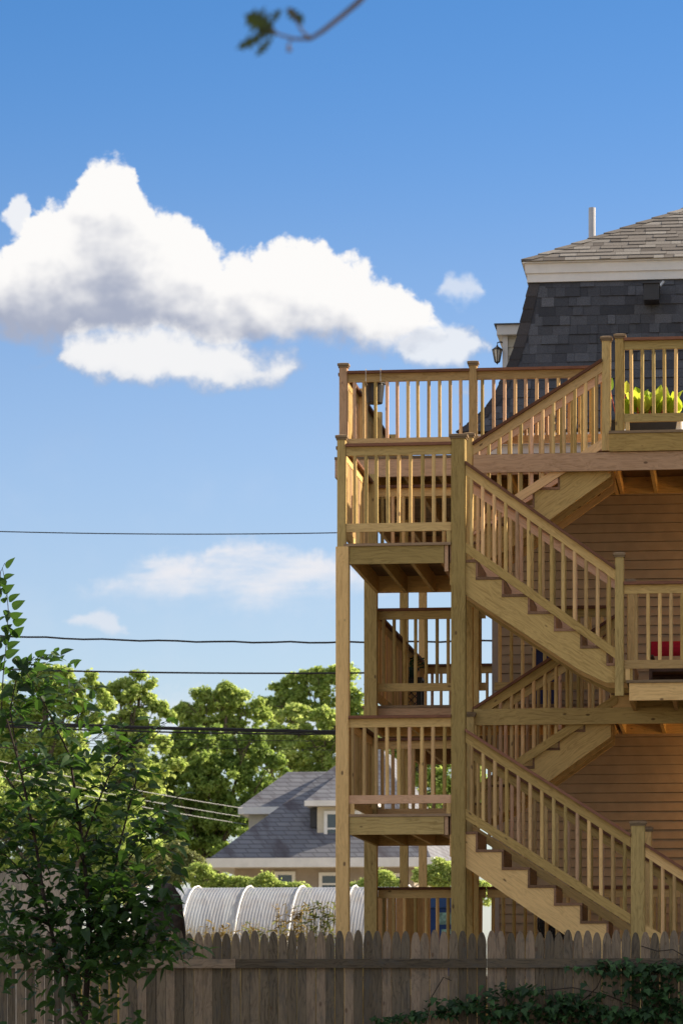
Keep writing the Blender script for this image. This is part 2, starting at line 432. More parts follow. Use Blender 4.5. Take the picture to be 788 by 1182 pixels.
def rail_slope(xa, za, xb, zb, Y, drop=.84, mat='wood', sp=.12, parent=st, label=None, hv=.108, hb=.108):
    """sloped railing; (xa,za)-(xb,zb) is the top edge of the cap; bottom rail's top edge lies `drop` below"""
    k = (zb-za)/(xb-xa); r = MB()
    ct = .034
    r.slope(xa, za-ct, xb, zb-ct, Y, Y+.038, hv)
    o = part(r, 'railing', mat, parent, label)
    part(MB().slope(xa, za-drop, xb, zb-drop, Y, Y+.038, hb), 'bottom_rail', mat, o)
    part(MB().slope(xa, za, xb, zb, Y-.045, Y+.085, ct), 'rail_cap', 'cap', o)
    n = int(round(abs(xb-xa)/sp))
    for i in range(n):
        x = xa+(i+.5)*(xb-xa)/n-BW/2
        zc = za+k*(x-xa); z1 = za+k*(x+BW-xa)
        t0, t1 = zc-ct-hv, z1-ct-hv; b0, b1 = zc-drop, z1-drop
        b_ = MB().cbox(x, x+BW, Y+.001, Y+.037, b0, t0)
        for i in range(16): b_.v[i] = (b_.v[i][0], b_.v[i][1], b_.v[i][2]+((t1-t0) if i > 7 else (b1-b0))*(b_.v[i][0]-x)/BW)
        part(b_, 'baluster', vary('wood'), o)
    return o
def flight(x0, ztop, n, rise, run, dirn, y0, y1, mat='wood', label=None, depth=.30):
    """n treads stepping down from (x0, ztop) towards dirn; stringers are sawtooth boards, y0..y1 outer faces"""
    pts = []
    for i in range(n):
        xa = x0+dirn*run*i; z = ztop-rise*(i+1)-FT
        pts += [(xa, z), (xa+dirn*run, z)]
    xe = x0+dirn*run*n; ze = ztop-rise*(n+1)
    pts.append((xe, ze+.0))
    k = rise/run; D = depth*math.hypot(1, k)-.0
    # lower edge parallel to the slope
    zb0 = ztop-rise-D+.09; zbe = zb0-k*run*n
    lim = max(zbe, ze-.02)
    if zbe < ze-.02:
        xs = x0+dirn*(zb0-lim)/k
        pts += [(xe, lim), (xs, lim)]
    else: pts.append((xe, zbe))
    pts.append((x0, zb0))
    if dirn < 0: pts = pts[::-1]
    # in front view the profile is given clockwise or anticlockwise; triangulation safe strips instead of one ngon
    def stringer(ya, yb):
        m_ = MB(); t = random.random()
        for i in range(n):
            xa = x0+dirn*run*i; xb = xa+dirn*run; z = ztop-rise*(i+1)-FT
            za = max(zb0-k*run*i, lim); zb = max(zb0-k*run*(i+1), lim)
            vs = [(xa, ya, za), (xb, ya, zb), (xb, yb, zb), (xa, yb, za), (xa, ya, z), (xb, ya, z), (xb, yb, z), (xa, yb, z)]
            n0 = len(m_.v)
            kk = -k*dirn
            gs = [(v[0]*1.2, v[1], v[2]-kk*(v[0]-x0)) for v in vs]
            off = Vector((3, 7, 2))
            fs = [(0, 3, 2, 1) if dirn > 0 else (0, 1, 2, 3), (4, 5, 6, 7), (0, 1, 5, 4), (2, 3, 7, 6)]
            if i == 0: fs.append((3, 0, 4, 7))
            if i == n-1: fs.append((1, 2, 6, 5))
            else:
                fs.append((1, 2, 6, 5))
            for v, q in zip(vs, gs): m_.v.append(v); m_.g.append(tuple(Vector(q)+off)); m_.t.append(t)
            for f in fs: m_.f.append(tuple(n0+j for j in f))
        return m_
    o = part(stringer(y0, y0+.04), 'stair_flight', mat, st, label)
    part(stringer((y0+y1)/2-.02, (y0+y1)/2+.02), 'stringer', 'wood', o)
    part(stringer(y1-.04, y1), 'stringer', 'wood', o)
    for i in range(n):
        xa = x0+dirn*run*i; xb = xa+dirn*(run+.022); z = ztop-rise*(i+1)
        part(MB().box(xa, xb, y0-.012, y1+.012, z-FT+.001, z, ax=1), 'tread', 'tread', o)
        part(MB().box(xa+dirn*.001, xa+dirn*.022, y0-.008, y1+.008, z+.001, z+rise-FT-.001, ax=1), 'riser', 'tread', o)
    part(MB().box(x0+dirn*(run*n+.001), x0+dirn*(run*n+.02), y0+.002, y1-.002, ze+.01, ze+rise-FT, ax=1), 'riser', 'tread', o)
    return o
def decking(x0, x1, y0, y1, z, name='landing', mat='tread', label=None):
    m_ = MB(); y = y0
    while y < y1-.02:
        m_.box(x0, x1, y, min(y+.138, y1), z-FT, z); y += .144
    return part(m_, name, mat, st, label)
def frame(o, x0, x1, y0, y1, z, h=.184, n=5, front='woodgreen', back='woodpink', jx=None, skip_left=False):
    """rim boards and joists under a floor"""
    a, b_ = z-FT-.002-h, z-FT-.002
    part(MB().box(x0, x1, y0, y0+.038, a, b_), 'fascia', front, o)
    part(MB().box(x0, x1, y1-.038, y1, a, b_), 'fascia', back, o)
    xs = jx or [x0+i*(x1-x0-.038)/(n-1) for i in range(n)]
    for x in xs: part(MB().box(x, x+.038, y0+.039, y1-.039, a, b_, ax=1), 'joist', vary('wood'), o)

xPL0, xPL1 = XA(387.2, YF), XA(402.3, YF)     # front left 6x6
xPC0, xPC1 = XA(520.2, YF), XA(536.8, YF)     # front centre 6x6
W6 = xPL1-xPL0
# --- 6x6 posts
part(MB().cbox(xPL0, xPL1, YF, YF+W6, 0, zU-FT-.001, .008), 'support_post', 'wood')
newel(388.8, 398.9, YF+.012, 501.5, 0, st, 'woodgreen', z_bot=zU-.14)
pc = newel(520.2, 536.8, YF, 500, 0, st, 'woodgreen', name='support_post', z_bot=0, capw=.035)
xBL0 = XA(420, YB-.14); xBL1 = xBL0+.142
part(MB().box(xBL0, xBL1, YB-.142, YB, 0, zD3-FT-.19, ax=2), 'support_post', 'woodgreen')
xBC0 = XA(541.5, YB-.1); part(MB().box(xBC0, xBC0+.10, YB-.1, YB-.001, 0, zD3-FT-.19, ax=2), 'support_post', 'wood')
xM0 = XA(536.0, YM)
newel(536.0, 545.6, YM, 499, 0, st, 'wood', name='support_post', z_bot=0)
newel(537, 547, YM-.12, 821.5, 0, st, 'woodgreen', z_bot=zL-.2)
# posts under the side walkway
for Yp, px in ((42.2, 461), (45.0, 483)):
    xp = XA(px, Yp); part(MB().box(xp, xp+.10, Yp, Yp+.10, 0, zD3-.22, ax=2), 'support_post', 'wood')
# posts far right (outside / edge)
for Yp, xp in ((YM-.06, .6), (YM-.06, 3.4)):
    part(MB().box(xp, xp+.14, Yp, Yp+.14, 0, ZC+5.8, ax=2), 'support_post', 'wood')
XR = 3.6     # right end of the decks
# --- landings
xl0 = xPL1+.002; xl1 = XA(518.5, YF)
for z, py, nm, fm in ((zU, 628, 'upper landing of the staircase', 'woodgreen'), (zL, 940, 'lower landing of the staircase', 'woodgreen')):
    o = decking(xPL1-.05 if z == zU else xl0, xl1+.012, YF+.0 if z == zU else YF+.01, YB-.15, z, 'landing', 'postcap', nm)
    frame(o, xl0+.005, xl1-.06, YF+.02, YB-.143, z, .184, 4, 'woodgreen', 'wood')
    part(MB().box(xl1-.055, xl1-.017, YF+.03, YB-.145, z-.30 if z == zU else z-.22, z-FT-.003, ax=1), 'joist', 'woodpink', o)
# landing railings
xr0 = XA(398.9, YF)
bxs = [XA(370+c/3.753-2.2, YF) for c in (148, 193, 241, 290, 337, 386, 438, 486, 535)]
rail_x(xr0, xPC0, YF+.03, zU, 1.045, 'woodgreen', xs=bxs, botz=.125, label='front railing of the upper landing', blocks=(xPC0-.05, xr0+.1))
bxs = [XA(380+c/3.753-2.2, YF) for c in (97, 150, 200, 249, 300, 348, 398, 447, 497)]
rail_x(xPL1, xPC0, YF+.03, zL, 1.03, 'wood', xs=bxs, botz=.11, label='front railing of the lower landing', blocks=(xPC0-.05, xPL1+.01))
rail_y(YF+.145, YB-.145, xPL0+.03, zU, 1.045, 'wood', label=None)
rail_y(YF+.145, YB-.145, xPL0+.07, zL, 1.03, 'wood')
rail_x(xBL1, xBC0, YB-.06, zU, 1.0, 'wood')
rail_x(xBL1, xBC0, YB-.06, zL, 1.0, 'wood')
# --- front upper flight (landing U -> deck 2), steps down to the right
run, rise = .2715, .1825
xs0 = XA(518.2, YF)
flight(xs0, zU, 7, rise, run, 1, YF+.05, YM-.09, 'wood', 'front flight descending from the upper landing', .285)
rail_slope(XA(536.8, YF), ZA(532, 537, YF), XA(709, YF), ZA(653.5, 709, YF), YF+.015, .845, 'wood', parent=st, label='front handrail of the upper front flight')
rail_slope(XA(545, YM-.15), ZA(554, 545, YM-.15), XA(720, YM-.15), ZA(672, 720, YM-.15), YM-.15, .84, 'woodpink')
# --- front lower flight (landing L -> ground)
flight(xs0, zL, 17, .187, run, 1, YF+.05, YM-.09, 'wood', 'front flight descending from the lower landing to the ground', .285)
zz0 = ZA(841, 537, YF); zz1 = ZA(962, 727, YF); xq0 = XA(536.8, YF); xq1 = XA(727, YF); kk = (zz1-zz0)/(xq1-xq0)
rail_slope(xq0, zz0, xq1, zz1, YF+.015, .835, 'wood', label='handrail of the lower front flight')
xq2 = XA(744, YF); xq3 = xq2+2.4
rail_slope(xq2, ZA(973, 744, YF), xq3, ZA(973, 744, YF)+kk*(xq3-xq2), YF+.015, .835, 'wood')
newel(727.5, 743.8, YF-.005, 947, 0, st, 'woodgreen', z_bot=.0, depth=.10)
xk0 = XA(545, YM-.15); dz = ZA(862, 545, YM-.15)
rail_slope(xk0, dz, xk0+4.0, dz+kk*4.0, YM-.15, .84, 'wood')
newel(742.5, 751.5, YM-.17, 954, 0, st, 'wood', z_bot=0)
newel(1010, 1020, YF, 1120, 0, st, 'wood', z_bot=0)
# --- back upper flight (deck 3 -> landing U, steps down to the left)
runb = .2735
xd3 = XA(704, YM)
for zt, zb, nm in ((zD3, zU, 'rear flight climbing to the top deck'), (zD2, zL, 'rear flight climbing to the middle deck')):
    rb = (zt-zb)/7
    flight(xd3, zt, 6, rb, runb, -1, YM+.07, YB-.16, 'wood', nm, .30)
rail_slope(XA(545, YM), ZA(510.5, 545, YM), XA(694, YM), ZA(414, 694, YM), YM+.01, .86, 'woodtan', label='handrail of the upper rear flight')
rail_slope(XA(545, YB-.14), ZA(519, 545, YB-.14), XA(702, YB-.14), ZA(421, 702, YB-.14), YB-.14, .85, 'woodpink')
rail_slope(XA(545, YM), ZA(817, 545, YM), XA(712, YM), ZA(707.5, 712, YM), YM+.01, .86, 'wood', label='handrail of the lower rear flight')
rail_slope(XA(552, YB-.14), ZA(825, 552, YB-.14), XA(715, YB-.14), ZA(720, 715, YB-.14), YB-.14, .85, 'wood')
# --- beams at mid plane
part(MB().box(xM0+.095, XR, YM-.03, YM+.008, ZC+5.80, ZC+5.995), 'beam', 'woodpink')
part(MB().box(xM0+.10, XR, YM-.045, YM-.007, ZC+3.075, ZC+3.25), 'beam', 'woodgreen')
# --- deck 3: right part from mid plane to the house, left part behind the stairs, walkway along the house
YW = 40.4
xD3L = XA(386, YB); xH = XA(570, YW)
o = decking(XA(702, YM-.06), XR, YM-.075, YW-.01, zD3, 'deck', 'postcap', 'top deck beside the dark shingled roof')
frame(o, XA(702.5, YM-.06), XR, YM-.06, YW-.002, zD3, .19, 14, 'wood', 'wood')
o = decking(xD3L, xd3-.02, YB-.01, YW-.01, zD3, 'deck', 'postcap', 'narrow top walkway behind the stairs')
frame(o, xD3L+.004, xd3-.03, YB, YW-.003, zD3, .20, 9, 'woodpink', 'wood')
o = decking(xD3L, xH-.01, YW+.0, 45.1, zD3, 'deck', 'postcap')
frame(o, xD3L+.004, xH-.01, YW+.002, 45.1, zD3, .19, 5)
xD2 = XA(722.5, YF)
o = decking(xD2, XR, YF-.0, YM-.01, zD2, 'deck', 'postcap', 'middle deck with red cushioned chair')
frame(o, XA(725.5, YF), XR, YF+.02, YM+.02, zD2, .18, 12, 'wood', 'wood')
o = decking(xd3+.005, XR, YM-.005, YW-.01, zD2, 'deck', 'postcap')
frame(o, xd3+.02, XR, YM+.022, YW-.003, zD2, .18, 12, 'wood', 'wood')
o = decking(xBL0-.04, xd3-.02, YB-.01, YW-.01, zD2, 'deck', 'postcap')
frame(o, xBL0-.02, xd3-.03, YB, YW-.003, zD2, .18, 7, 'woodpink', 'wood')
o = decking(xBL0-.04, xH-.01, YW, 45.1, zD2, 'deck', 'postcap')
frame(o, xBL0-.02, xH-.01, YW+.002, 45.1, zD2, .18, 5)
o = decking(xBL0-.04, XR, YB-.01, YW-.01, zD1, 'deck', 'postcap', 'lowest deck at ground floor')
frame(o, xBL0-.02, XR, YB, YW-.003, zD1, .18, 12)
o = decking(xBL0-.04, xH-.01, YW, 45.1, zD1, 'deck', 'postcap')
# --- deck railings
newel(694, 704.2, YM+.0, 387.5, 0, st, 'woodgreen', z_bot=zD3-.20)
newel(709.3, 719.8, YM-.055, 384.8, 0, st, 'wood', z_bot=zD3)
bxs = [XA(690+c/8.04-2.1, YM-.04) for c in (306, 405, 515, 616, 720, 825)]
rail_x(XA(719.8, YM-.05), XR, YM-.04, zD3, .995, 'woodgreen', xs=bxs+[bxs[-1]+.124*i for i in range(1, 30)], botz=.095, label='front railing of the top deck', blocks=(XA(721, YM-.05),))
newel(391.2, 400.8, YB-.005, 418.5, 0, st, 'woodpink', z_bot=zD3)
newel(540.7, 550.2, YB-.005, 416, 0, st, 'woodtan', z_bot=zD3)
b3 = [XA(370+c/3.753-2, YB) for c in (145, 187, 238, 285, 330, 376, 420, 467, 513, 560, 606)]
rail_x(XA(400.8, YB), XA(540.7, YB), YB+.02, zD3, .965, 'woodtan', xs=b3, label='rear railing of the top walkway')
rail_x(XA(550.2, YB), XA(700, YB), YB+.02, zD3, .965, 'woodtan', sp=.121)
rail_y(YB+.09, 45.0, XA(391.5, YB)+.02, zD3, .965, 'wood', label='side railing of the top walkway')
for yy in (40.15, 41.75, 43.4, 45.0):
    x = XA(392.5, YB); xx = x+.0
    part(MB().box(x+.05, x+.14, yy, yy+.09, zD3, zD3+1.03, ax=2), 'newel_post', 'wood')
rail_x(XA(400, YB)+.05, xH-.02, 45.02, zD3, .965, 'wood')
newel(709.0, 719.3, YF, 637, 803, st, 'woodgreen')
bxs = [XA(700+c/7.39-1.9, YF) for c in (247, 347, 447, 545, 641)]
rail_x(XA(719.3, YF), XR, YF+.03, zD2, 1.02, 'wood', xs=bxs+[bxs[-1]+.1215*i for i in range(1, 30)], botz=.12, label='front railing of the middle deck', blocks=(XA(721, YF),))
newel(723, 732, YM, 668, 0, st, 'wood', z_bot=zD2)
rail_x(xBL1, xM0+.12, YB+.01, zD2, 1.09, 'woodgreen', sp=.12, botz=.16, label='rear railing of the middle walkway')
rail_x(xM0+.22, XA(700, YB), YB+.01, zD2, 1.09, 'woodgreen', sp=.12, botz=.16)
rail_y(YB+.05, 45.0, xBL0+.03, zD2, 1.09, 'wood', label='side railing of the middle walkway')
rail_x(xBL0+.1, xH-.02, 45.02, zD2, 1.09, 'wood')
rail_x(xBL1, xM0+.12, YB+.01, zD1, 1.0, 'woodgreen', sp=.12, label='rear railing at the ground floor')
rail_x(xM0+.14, XR, YB+.01, zD1, 1.0, 'woodgreen', sp=.12)

# ------------------------------------------------------------------ boarded panel and small things at ground floor
pn = MB(); xx = XA(436, 39.6)
while xx < XA(494, 39.6):
    w = random.uniform(.09, .11); pn.box(xx, xx+w-.004, 39.6, 39.62, 0, ZC+1.30+random.uniform(-.01, .01), ax=2); xx += w
o = pn.build('board_panel', 'panelwood'); tag(o, 'brown vertical board screen behind the lowest railing, beside the blue bin', 'screen')

# ------------------------------------------------------------------ main house
hs = thing('mansard_house', 'three storey house with brown clapboard siding and dark shingled mansard roof behind the decks', 'house', (xH, YW, 0))
def hpart(mb, name, mat, parent=hs, label=None, smooth=False):
    o = MB.build(mb, name, mat, None, smooth); o.parent = parent
    o.matrix_parent_inverse = Matrix.Translation(-WORLD[hs.name]) if parent is hs else Matrix()
    if label: o['label'] = label
    return o
HX1 = 8.0; HY1 = 52.0
zE = ZA(499, 560, 40.0)     # mansard eave
mb = MB(); z = 0.25; c = .108
while z < zE-.05:
    z1 = min(z+c, zE-.02)
    for (a0, a1, fx) in ((xH+.06, HX1, 0), (YW, HY1, 1)):
        if fx == 0: vs = [(a0, YW-.024, z+.007), (a1, YW-.024, z+.007), (a1, YW-.010, z1), (a0, YW-.010, z1), (a0, YW+.02, z+.007), (a1, YW+.02, z+.007)]
        else: vs = [(xH-.016, a1, z), (xH-.016, a0+.06, z), (xH-.002, a0+.06, z1), (xH-.002, a1, z1), (xH+.02, a1, z), (xH+.02, a0+.06, z)]
        mb.add(vs, [(0, 1, 2, 3), (0, 4, 5, 1)], tint=.5)
    z = z1
hpart(mb, 'wall', 'siding')
hpart(MB().box(xH+.01, HX1-.01, YW+.012, HY1, 0, zE-.02), 'wall', 'siding')
hpart(MB().box(xH-.025, xH+.06, YW-.026, YW+.06, .25, zE-.08, ax=2), 'corner_board', 'cornerboard')
# bottom cornice
mb = MB(); xE = XA(527, 40.0)
mb.box(xE+.03, HX1, 40.03, YW-.003, zE-.14, zE-.015)
mb.box(xE+.05, HX1, 40.08, YW-.004, zE-.25, zE-.141)
mb.box(xE+.03, xH-.03, YW-.002, HY1, zE-.14, zE-.015)
mb.box(xE+.10, HX1, 40.28, YW-.005, zE-.42, zE-.251)
hpart(mb, 'eave_trim', 'trim')
# mansard profile: (outset from the top line, z)
prof_px = [(611.5, 325.6), (603, 362), (595, 396), (586, 422), (577, 441), (569, 459), (560, 471), (550, 481), (538, 491), (527, 499)]
xT = XA(611.5, 40.82); prof = []
for px, py in prof_px:
    o_ = (611.5-px)/106.0; yy = 40.82-o_
    prof.append((o_, ZA(py, px, yy)))
prof = prof[::-1]      # bottom to top
seglen = [0]
for a, b_ in zip(prof[:-1], prof[1:]): seglen.append(seglen[-1]+math.hypot(a[0]-b_[0], a[1]-b_[1]))
def at_prof(s_):
    s_ = max(0, min(seglen[-1], s_))
    for i in range(len(prof)-1):
        if s_ <= seglen[i+1]+1e-9:
            t = (s_-seglen[i])/(seglen[i+1]-seglen[i]); a, b_ = prof[i], prof[i+1]
            d = Vector((b_[0]-a[0], b_[1]-a[1])).normalized()
            return a[0]+(b_[0]-a[0])*t, a[1]+(b_[1]-a[1])*t, d
    return prof[-1][0], prof[-1][1], d
XTL = XA(611.5, 40.82)
def man_pt(x, s_, off):
    o_, z, d = at_prof(s_); n = Vector((d.y, -d.x))     # outward (outset, z)
    if n.x < 0: n = -n
    return (x, 40.82-(o_+n.x*off), z+n.y*off)
base = MB()
vs = []; 
for (o_, z) in prof: vs += [(XTL-o_, 40.82-o_, z), (HX1, 40.82-o_, z), (XTL-o_, HY1, z)]
fs = []
for i in range(len(prof)-1):
    a = 3*i; fs += [(a, a+1, a+4, a+3), (a+2, a, a+3, a+5)]
base.add(vs, fs, tint=.3)
mans = hpart(base, 'mansard_roof', 'shingle')
sh = MB(); s_ = 0; row = 0; ex = .1185
while s_ < seglen[-1]-.02:
    s1 = min(s_+ex+.03, seglen[-1]); o_, zz, d = at_prof(s_)
    x = XTL-o_+.10+random.uniform(0, .1)
    while x < 2.2:
        w = random.choice([.09, .12, .15, .17, .2]); th = random.choice([.009, .009, .02]); t = min(1, max(0, random.gauss(.5, .2)))
        g_ = .0015
        vs = [man_pt(x+g_, s_, .001), man_pt(x+w-g_, s_, .001), man_pt(x+w-g_, s1, .001), man_pt(x+g_, s1, .001),
              man_pt(x+g_, s_, th), man_pt(x+w-g_, s_, th), man_pt(x+w-g_, s1, .003), man_pt(x+g_, s1, .003)]
        sh.add(vs, MB.BF, None, t); x += w
    s_ += ex; row += 1
hpart(sh, 'shingles', 'shingle', mans)
# hip cap shingles
hp = MB(); s_ = 0
while s_ < seglen[-1]-.01:
    s1 = min(seglen[-1], s_+.17)
    (o0, z0, d0), (o1, z1, d1) = at_prof(s_), at_prof(s1)
    n0, n1 = .016, .008; w = .13
    A = Vector((XTL-o0, 40.82-o0, z0)); B = Vector((XTL-o1, 40.82-o1, z1))
    def off(p, d_, k): n = Vector((d_.y, -d_.x)); n = n if n.x > 0 else -n; return p+Vector((-n.x, -n.x, n.y))*k
    A = off(A, d0, n0); B = off(B, d1, n1)
    vs = [A, A+Vector((w, 0, 0)), B+Vector((w, 0, 0)), B, A+Vector((0, w, 0)), B+Vector((0, w, 0)), A-Vector((0, 0, .012)), A+Vector((w, 0, -.012)), A+Vector((0, w, -.012))]
    hp.add(vs, [(0, 1, 2, 3), (4, 0, 3, 5), (6, 7, 1, 0), (8, 6, 0, 4)], None, random.random()); s_ += .16
hpart(hp, 'hip_cap', 'shingle_hip', mans)
# box vent on the mansard
vb = MB(); yv = 40.55; a = P(742.5, 348, yv); b_ = P(760, 329, yv)
vb.box(a.x, b_.x, yv-.10, yv+.25, a.z, b_.z); vb.box(a.x-.012, b_.x+.012, yv-.125, yv+.2, b_.z, b_.z+.02)
ve = hpart(vb, 'roof_vent', 'black', mans)
hpart(MB().tube([P(760, 331, yv), P(765, 325.5, yv+.1)], .02, 10), 'vent_pipe_or_gleam', 'gleam', ve)  # pale metal stub standing in for the light gleam on the vent
# top cornice
zT = prof[-1][1]; mb = MB()
def ring(o0, z0, o1, z1):
    vs = []
    for o_, z in ((o0, z0), (o1, z1)): vs += [(XTL-o_, 40.82-o_, z), (HX1, 40.82-o_, z), (XTL-o_, HY1, z)]
    return vs, [(0, 1, 4, 3), (2, 0, 3, 5)]
for seq in [[(-.05, zT-.01), (.035, zT-.01), (.035, zT+.09), (.055, zT+.092), (.06, zT+.20), (.09, zT+.205), (.09, zT+.222), (-.1, zT+.222)]]:
    for a, b_ in zip(seq[:-1], seq[1:]): mb.add(*ring(a[0], a[1], b_[0], b_[1]), None, .5)
hpart(mb, 'cornice', 'trim')
# upper hip roof
zR = zT+.225; pit = .53; ov = .10; XL = XTL-ov; YL = 40.82-ov
def roof_z(y): return zR+(y-YL)*pit
ymid = (YL+HY1)/2
ur = MB(); ye = YL+4.2
ur.add([(XL, YL, zR), (HX1, YL, zR), (HX1, ye, roof_z(ye)), (XL+4.2, ye, roof_z(ye)), (XL, HY1, zR), (XL+4.2, HY1, roof_z(ye)), (HX1, HY1, roof_z(ye))],
       [(0, 1, 2, 3), (4, 0, 3, 5), (3, 2, 6, 5)], tint=.5)
up = hpart(ur, 'hip_roof', 'shingle_top')
sh = MB(); y = YL-.012; nrm = Vector((0, -pit, 1)).normalized(); ey = .127
def rp(x, y, off): return Vector((x, y, roof_z(y)))+nrm*off
while y < ye-.2:
    y1 = y+ey+.02; x = XL+(y-YL)+.05+random.uniform(0, .1)
    while x < 2.0:
        w = random.choice([.12, .2, .25, .3]); th = random.choice([.008, .016]); t = min(1, max(0, random.gauss(.55, .24)))
        vs = [rp(x+.002, y, .001), rp(x+w-.002, y, .001), rp(x+w-.002, y1, .001), rp(x+.002, y1, .001), rp(x+.002, y, th), rp(x+w-.002, y, th), rp(x+w-.002, y1, .004), rp(x+.002, y1, .004)]
        sh.add(vs, MB.BF, None, t); x += w
    y += ey
hpart(sh, 'shingles', 'shingle_top', up)
hp = MB(); t_ = 0
while t_ < 4.0:
    t1 = t_+.2; w = .13
    A = Vector((XL+t_, YL+t_, roof_z(YL+t_)+.028)); B = Vector((XL+t1, YL+t1, roof_z(YL+t1)+.014))
    vs = [A, A+Vector((w, 0, -.006)), B+Vector((w, 0, -.006)), B, A+Vector((0, w, -.006)), B+Vector((0, w, -.006)), A-Vector((0, 0, .02)), A+Vector((w, 0, -.03)), A+Vector((0, w, -.03))]
    hp.add(vs, [(0, 1, 2, 3), (4, 0, 3, 5), (6, 7, 1, 0), (8, 6, 0, 4)], None, random.random()); t_ += .185
hpart(hp, 'hip_cap', 'shingle_top', up)
pp = P(682.8, 240, 43.2)
hpart(MB().tube([(pp.x, pp.y, pp.z-1.2), (pp.x, pp.y, pp.z)], .044, 16), 'vent_pipe_or_gleam', 'pipe', up, smooth=False)
# side dormer with its lantern
yd = 42.3; dm = MB(); a = P(579.5, 480, yd)
z0, z1 = ZA(500, 580, yd), ZA(388, 580, yd); zz = z0; xr = a.x+1.2
dm.box(a.x+.06, xr, yd+.012, yd+3, z0, z1)
while zz < z1-.01:
    z2 = min(zz+.105, z1); vs = [(a.x+.06, yd-.002, zz), (xr, yd-.002, zz), (xr, yd+.01, z2), (a.x+.06, yd+.01, z2), (a.x+.06, yd+.02, zz), (xr, yd+.02, zz)]
    dm.add(vs, [(0, 1, 2, 3), (0, 4, 5, 1)], tint=.5); zz = z2
d_ = hpart(dm, 'dormer', 'sidingpale')
hpart(MB().box(a.x, a.x+.065, yd-.012, yd+3, z0, z1, ax=2), 'corner_board', 'trim', d_)
rf = MB(); l = XA(573, yd-.08)
rf.box(l, xr, yd-.10, yd+3.1, z1, ZA(377, 573, yd))
hpart(rf, 'roof_fascia', 'trim', d_)
hpart(MB().box(l-.03, xr, yd-.13, yd+3.13, ZA(377, 573, yd), ZA(375.6, 573, yd)), 'roof', 'shingle', d_)
lc = P(573.5, 0, yd-.02); zt, zb = ZA(399, 573, yd), ZA(421, 573, yd)
ln = MB(); h = zt-zb
ln.lathe((lc.x, lc.y, zb), [(.004, 0), (.012, h*.06), (.03, h*.1), (.028, h*.14)], 8, .5)
ln.lathe((lc.x, lc.y, zb), [(.066, h*.76), (.064, h*.80), (.03, h*.9), (.012, h*.95), (.01, h)], 8, .5)
for k in range(8):
    t = 2*math.pi*k/8
    ln.tube([(lc.x+.03*math.cos(t), lc.y+.03*math.sin(t), zb+h*.12), (lc.x+.06*math.cos(t), lc.y+.06*math.sin(t), zb+h*.77)], .005, 5)
ln.tube([(lc.x, lc.y, zt), (lc.x, lc.y, zt+.03), (lc.x+.03, lc.y, zt+.04), (a.x, lc.y+.01, zt+.035)], .008, 6)
l_ = hpart(ln, 'wall_lantern', 'bronze')
hpart(MB().lathe((lc.x, lc.y, zb+h*.13), [(.026, 0), (.056, h*.62)], 8), 'lamp_shade', 'lampglass', l_)
# porch lamps on the house wall under the decks (just right of the picture)
def porch(x, z, power, nm):
    lm = MB(); lm.box(x-.05, x+.05, YW-.05, YW-.018, z-.08, z+.08); lm.lathe((x, YW-.12, z+.06), [(.07, 0), (.05, .05), (.01, .08)], 10, .5)
    lm.lathe((x, YW-.12, z-.12), [(.03, 0), (.05, .02), (.05, .03)], 10, .5)
    o = hpart(lm, 'porch_lamp', 'bronze'); hpart(MB().lathe((x, YW-.12, z-.09), [(.04, 0), (.05, .1), (.04, .149)], 10), 'bulb', 'bulb', o)
    ld = bpy.data.lights.new('porch_light', 'POINT'); ld.energy = power; ld.color = (1, .56, .20); ld.shadow_soft_size = .12
    lo = bpy.data.objects.new('porch_light', ld); COL.objects.link(lo); lo.location = (x, YW-.32, z)
porch(.35, ZC+2.75, 24, 'a'); porch(.75, zD2+2.0, 28, 'b')

# ------------------------------------------------------------------ things on the decks
# hanging bucket on the top rail
yb = YB-.09
bk = thing('hanging_pot', 'black plastic pot hooked onto the top deck railing by the corner post', 'flower pot', P(432, 466, YB-.02))
c = P(432.3, 466, YB+.20); zt = ZA(441, 432, YB+.2)
pb = MB().lathe((c.x, c.y, c.z), [(.085, 0), (.09, .01), (.112, zt-c.z-.03), (.122, zt-c.z-.028), (.122, zt-c.z), (.105, zt-c.z), (.10, zt-c.z-.03)], 24, .5)
pb.build('pot', 'black', bk)
hk = MB()
for px in (422.6, 439.6):
    x = XA(px, YB)
    hk.tube([(x, YB+.09, zD3+.82), (x, YB-.05, zD3+.84), (x, YB-.06, zD3+.975), (x, YB+.12, zD3+.975), (x, YB+.13, zt-.02)], .004, 6)
hk.build('hook', 'whitewire', bk)

